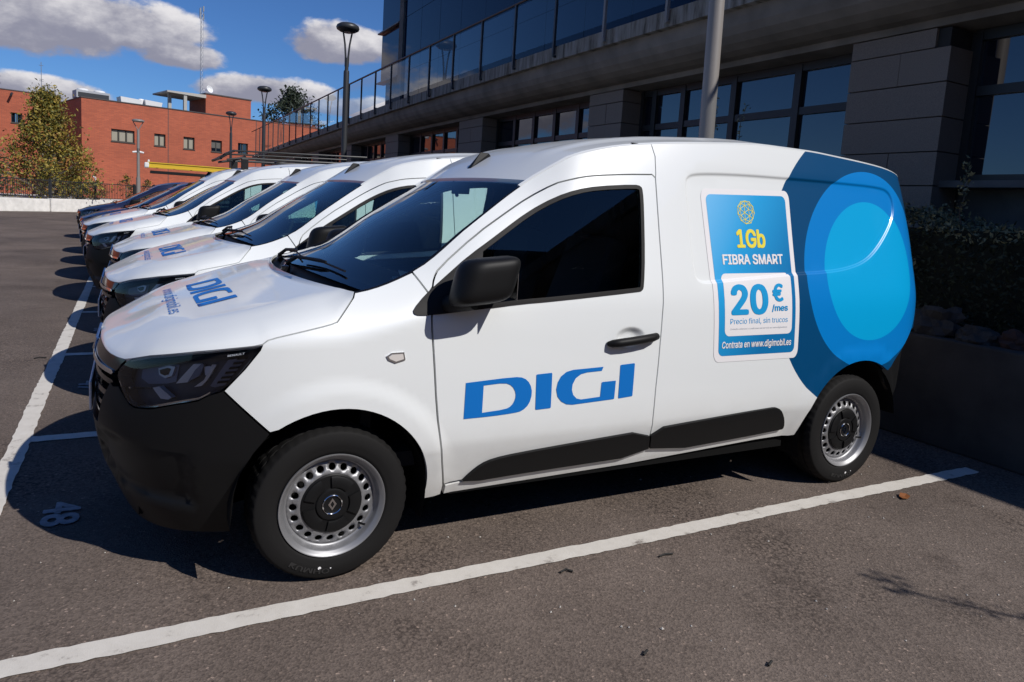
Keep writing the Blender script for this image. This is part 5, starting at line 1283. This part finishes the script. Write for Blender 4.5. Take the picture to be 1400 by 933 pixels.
# ------------------------------------------------------------------ trees
BARK = pmat('pale_bark', (.20, .18, .15), .9, noise=(12, .3, 6))
LF1 = pmat('leaf_olive', (.12, .118, .02), .6); LF2 = pmat('leaf_yellow_green', (.27, .20, .026), .6); LF3 = pmat('leaf_rust', (.29, .125, .026), .65); LFD = pmat('leaf_dark_green', (.020, .030, .014), .6); LFG = pmat('leaf_grey_green', (.055, .070, .045), .65)
def tree(name, loc, h, cr, label, cat, mats, weights, nleaf, size, seed, base=.15, shape=None, trunk_r=.07, clumps=60, dens=.32):
    r = random.Random(seed); t = empty(name, loc, label, cat); b = MB(); tips = []
    tp = [Vector((.05*h*.1*math.sin(k*1.7), .04*h*.1*math.cos(k*1.3), h*.92*k/9)) for k in range(10)]; b.tube(tp, [trunk_r*(1-.09*k) for k in range(10)], 8)
    shape = shape or (lambda q: math.sin(PI*min(1, max(0, q))**.75))
    for c in range(clumps):
        q = base+(1-base)*((c+.5)/clumps); rad = cr*shape((q-base)/(1-base))*r.uniform(.30, 1.08); a = r.random()*2*PI; z = q*h
        p = Vector((rad*math.cos(a), rad*math.sin(a), z)); s = tp[min(9, max(0, int(9*(q-.16)/.92)))]
        b.tube([s, s.lerp(p, .5)+Vector((0,0,.05*h*.3)), p], [trunk_r*.32, trunk_r*.2, .008], 5, caps=False); tips.append((p, cr*dens*r.uniform(.6, 1.2)))
    tips.append((Vector((0,0,h*.97)), cr*.16)); b.obj('trunk', BARK, t, smooth=True)
    cw = [r.random() for _ in tips]
    def pk(q):
        i = q.randrange(len(tips)); p, s = tips[i]; o = Vector((q.gauss(0,.55), q.gauss(0,.55), q.gauss(0,.42)))*s
        u = (q.random()*.6+cw[i]*.4); m = 0; acc = 0
        for k, w in enumerate(weights):
            acc += w
            if u < acc: m = k; break
        return p+o, m
    v, f, ix = leaf_cloud(nleaf, pk, size, seed+1); new_obj('crown', mesh_from('crown', v, f, None, mats=mats, idx=ix), t)
    return t
def cone(q): return (1-q)**1.05*min(1, q*7+.45)
tree('plane_tree', (-4.2, 36.5, .1), 5.15, 2.75, 'yellowing tree with olive and rust leaves in front of the brick building', 'tree', [LF1, LF2, LF3], (.45,.35,.20), 13000, .085, 21, base=.13, shape=cone, clumps=130, dens=.20, trunk_r=.09)
tree('olive_tree', (-6.6, 35.0, .1), 2.75, 1.25, 'grey green bushy tree cut by the left edge of the photo', 'tree', [LFG, LFD], (.6,.4), 3500, .07, 33, base=.1, clumps=50)
tree('evergreen_tree', (10.2, 55.0, 3.0), 6.3, 2.1, 'dark evergreen tree behind the far end of the terrace railing', 'tree', [LFD, LFG], (.85,.15), 4500, .15, 41, base=.35, clumps=60, trunk_r=.12)
for i, (u, w, h, c, lab) in enumerate([(4.6,.5,.75,.5,'low leafy shrub on the bed behind the fence, nearest the tree'), (5.9,.9,1.0,.55,'bare reddish shrub against the brick wall behind the fence'), (7.6,.8,1.35,.5,'dark green shrub behind the fence, right of the slim lamp'), (9.2,.9,1.2,.55,'yellowish shrub behind the fence under the yellow ladder')]):
    p = WO+WE*u+WN*w; tree('shrub', (p.x, p.y, .45), h, c, lab, 'shrub', [LFG if i < 2 else LFD, LF2, LF3], (.5,.3,.2), 700, .05, 50+i, base=.05, clumps=22, trunk_r=.02)
HEDGE2 = pmat('bed_gravel', (.5, .48, .45), .9, noise=(8, .5, 8)); b = MB(); b.box(-9, 24, .4, 9, .02, .50); o = b.obj('planting_bed', HEDGE2); o.matrix_world = wall_M(0); struct(o)

# ------------------------------------------------------------------ roof loads and dark cars of the row
RB = pmat('black_rack_steel', (.006, .006, .0065), .45)
t = empty('roof_rack', (vans[4].location.x, BAY*4, 0), 'black tubular roof rack carried by the farthest white van', 'roof rack')
b = MB()
for y in (-.62, .62): b.tube([(1.02, y, 1.86), (1.20, y, 1.98), (3.2, y, 2.06)], .013, 8); b.tube([(1.10, y, 1.84), (1.3, y, 1.88), (3.2, y, 1.94)], .018, 8)
b.tube([(1.02, -.62, 1.86), (1.02, .62, 1.86)], .022, 8); b.tube([(1.20, -.62, 1.98), (1.20, .62, 1.98)], .020, 8); b.obj('rack_rail', RB, t, smooth=True)
for x in (1.35, 2.0, 2.65, 3.15): b = MB(); b.tube([(x, -.62, 1.90+.02*(x-1.3)), (x, .62, 1.90+.02*(x-1.3))], .022, 8); b.obj('rack_bar', RB, t, smooth=True)
for x in (1.35, 2.6):
    for y in (-.62, .62): b = MB(); b.box(x-.05, x+.05, y-.03, y+.03, 1.70+.04*(x-1.3), 1.88); b.obj('rack_foot', RB, t, bevel=.01)
DG = 'dark cars parked beyond the white vans'
SW = {PAINT: NAVY, V_DARK: NAVY, V_MID: NAVY, V_LIGHT: NAVY}
SK = ('logo_letter', 'bonnet_letter', 'bonnet_lettering', 'price_poster', 'paint_dot')
for k, dx, sz, lab in ((5, -.66, .90, 'dark blue car just beyond the last white van, under the yellow ladder'), (6, -.80, .88, 'dark blue car second beyond the white vans, bonnet edge showing'), (8, -1.1, .86, 'last dark car of the row, closest to the white wall')):
    c = copy_thing(van, swap=SW, skip=SK); c.name = 'parked_car'; c.location = (dx, BAY*k, 0); c.scale = (1, 1, sz); tag(c, lab, 'car', DG); c['group'] = DG
YEL = pmat('yellow_fibreglass', (.62, .42, .03), .45); 
t = empty('ladder', (0, 10.9, 0), 'yellow extension ladder lying on the roof bars of the dark blue car', 'ladder')
for y in (-.2, .2): b = MB(); b.box(-.42, 2.6, y-.02, y+.02, 1.715, 1.795); b.box(-.42, 2.6, y-.034, y+.034, 1.785, 1.80); b.box(-.42, 2.6, y-.034, y+.034, 1.71, 1.722); b.obj('ladder_rail', YEL, t)
for k in range(10): b = MB(); b.tube([(-.25+.28*k, -.2, 1.75), (-.25+.28*k, .2, 1.75)], .016, 8); b.obj('rung', MASTM, t)
for y in (-.2, .2): b = MB(); b.box(-.47, -.40, y-.04, y+.04, 1.705, 1.79); b.box(-.42, -.39, y-.015, y+.015, 1.795, 1.84); b.obj('ladder_foot', WHITE_P, t, bevel=.015)
t = empty('roof_bar', (0, 10.85, 0), 'black carrying bar below the yellow ladder', 'roof bar')
b = MB(); b.box(-.38, 1.9, -.25, -.20, 1.61, 1.655); b.box(-.38, 1.9, .20, .25, 1.61, 1.655); b.obj('bar_rail', RB, t)
for x in (.5, 1.6): b = MB(); b.box(x-.03, x+.03, -.55, .55, 1.55, 1.615); b.obj('cross_bar', RB, t)

# ------------------------------------------------------------------ small things on the asphalt
LEAFM = pmat('dry_leaf', (.22, .075, .02), .7)
v = [(-.05,0,.006),(-.02,.022,.003),(.022,.026,.010),(.055,.0,.002),(.02,-.024,.006),(-.02,-.02,.001),(0,0,.001)]
o = new_obj('fallen_leaf', mesh_from('fallen_leaf', v, [(0,6,1),(1,6,2),(2,6,3),(3,6,4),(4,6,5),(5,6,0)], LEAFM), loc=(2.97, -1.12+.0, .006)); o.rotation_euler = (0, 0, .4); tag(o, 'rusty fallen leaf on the asphalt just past the end of the bay line', 'leaf')
TW = pmat('dark_twig', (.012, .011, .010), .8)
def gpt(x, y, pts, lab): 
    b = MB(); b.tube([(p[0], p[1], .006+p[2]) for p in pts], .0045, 5); o = b.obj('twig', TW, smooth=True); o.location = (x, y, 0); tag(o, lab, 'twig', 'dark twigs lying on the asphalt'); return o

gpt(.84, -1.12, [(-.02,0,0),(.01,.008,.004),(.03,-.012,0)], 'forked dark twig below the bay line, left of the straight one'); gpt(1.31, -1.16, [(-.035,0,0),(0,.003,.003),(.035,-.002,0)], 'straight dark twig just below the bay line'); gpt(.81, -1.66, [(-.012,0,0),(.012,.01,.004)], 'tiny dark twig at the bottom edge of the photo')
gpt(-1.29, 3.18, [(-.03,.0,0),(.0,.02,.004),(.05,.01,0)], 'small curved twig left of the bay front line'); gpt(2.72, -.81, [(-.02,.03,0),(.02,-.03,.003)], 'short twig in front of the rear wheel of the nearest van'); gpt(1.15, -1.86, [(-.012,0,0),(.012,.008,.004)], 'dark speck of twig at the lower edge, right of the others')
PEB = pmat('pale_pebble', (.45, .42, .38), .8); b = MB(); rp = random.Random(5)
for k in range(150):
    x = rp.uniform(-1.0, 3.4); y = rp.uniform(-2.3, .2); r_ = rp.uniform(.002, .006)*(1.5 if k % 17 == 0 else 1); M = Matrix.Translation((x, y, r_*.4)) @ Matrix.Rotation(rp.random()*3, 4, 'Z')
    b.add([M @ Vector(q) for q in [(r_,0,0),(0,r_*.8,0),(-r_*1.1,0,0),(0,-r_*.8,0),(0,0,r_)]], [(0,1,4),(1,2,4),(2,3,4),(3,0,4)])
o = b.obj('loose_gravel', PEB); o['kind'] = 'stuff'

# the dark building across the car park, seen mirrored in the cab windows
FB = empty('facing_building', (4, -31, 0), 'long dark building across the car park, mirrored in the window of the nearest van', 'building')
b = MB(); b.box(-60, 60, -6, 0, 0, 12.6); b.obj('facade', pmat('dark_facade', (.045, .042, .040), .8), FB)
b = MB(); b.box(-60.3, 60.3, -6.3, .3, 12.601, 12.9); b.obj('roof_edge', pmat('facade_trim', (.09, .085, .08), .8), FB)
for k in range(-14, 15):
    for z in (1.0, 4.3, 7.6): b = MB(); b.box(4*k-1.4, 4*k+1.4, .001, .06, z, z+1.9); b.obj('window', WGLASS, FB)

BR = empty('overhanging_branch', (4.5, -4.9, .66), 'leafy branch outside the right edge, throwing the thin leaf shadow on the asphalt', 'branch')
bp_ = [Vector(p) for p in ((0,0,0),(-.10,.05,.8),(-.45,.25,1.45),(-.95,.55,1.62),(-1.28,.95,1.60),(-1.33,1.25,1.50))]; b = MB(); b.tube(bp_, [.03,.025,.018,.012,.008,.004], 6); b.obj('stem', TWIG, BR, smooth=True)
def pk_(q): i = q.uniform(2.2, 5); k = int(i); return bp_[min(4,k)].lerp(bp_[min(4,k)+1], i-k)+Vector((q.gauss(0,.035), q.gauss(0,.03), q.gauss(0,.04))), int(q.random() < .3)
v, f, ix = leaf_cloud(48, pk_, .032, 77); new_obj('foliage', mesh_from('foliage', v, f, None, mats=[LF1, LFD], idx=ix), BR)
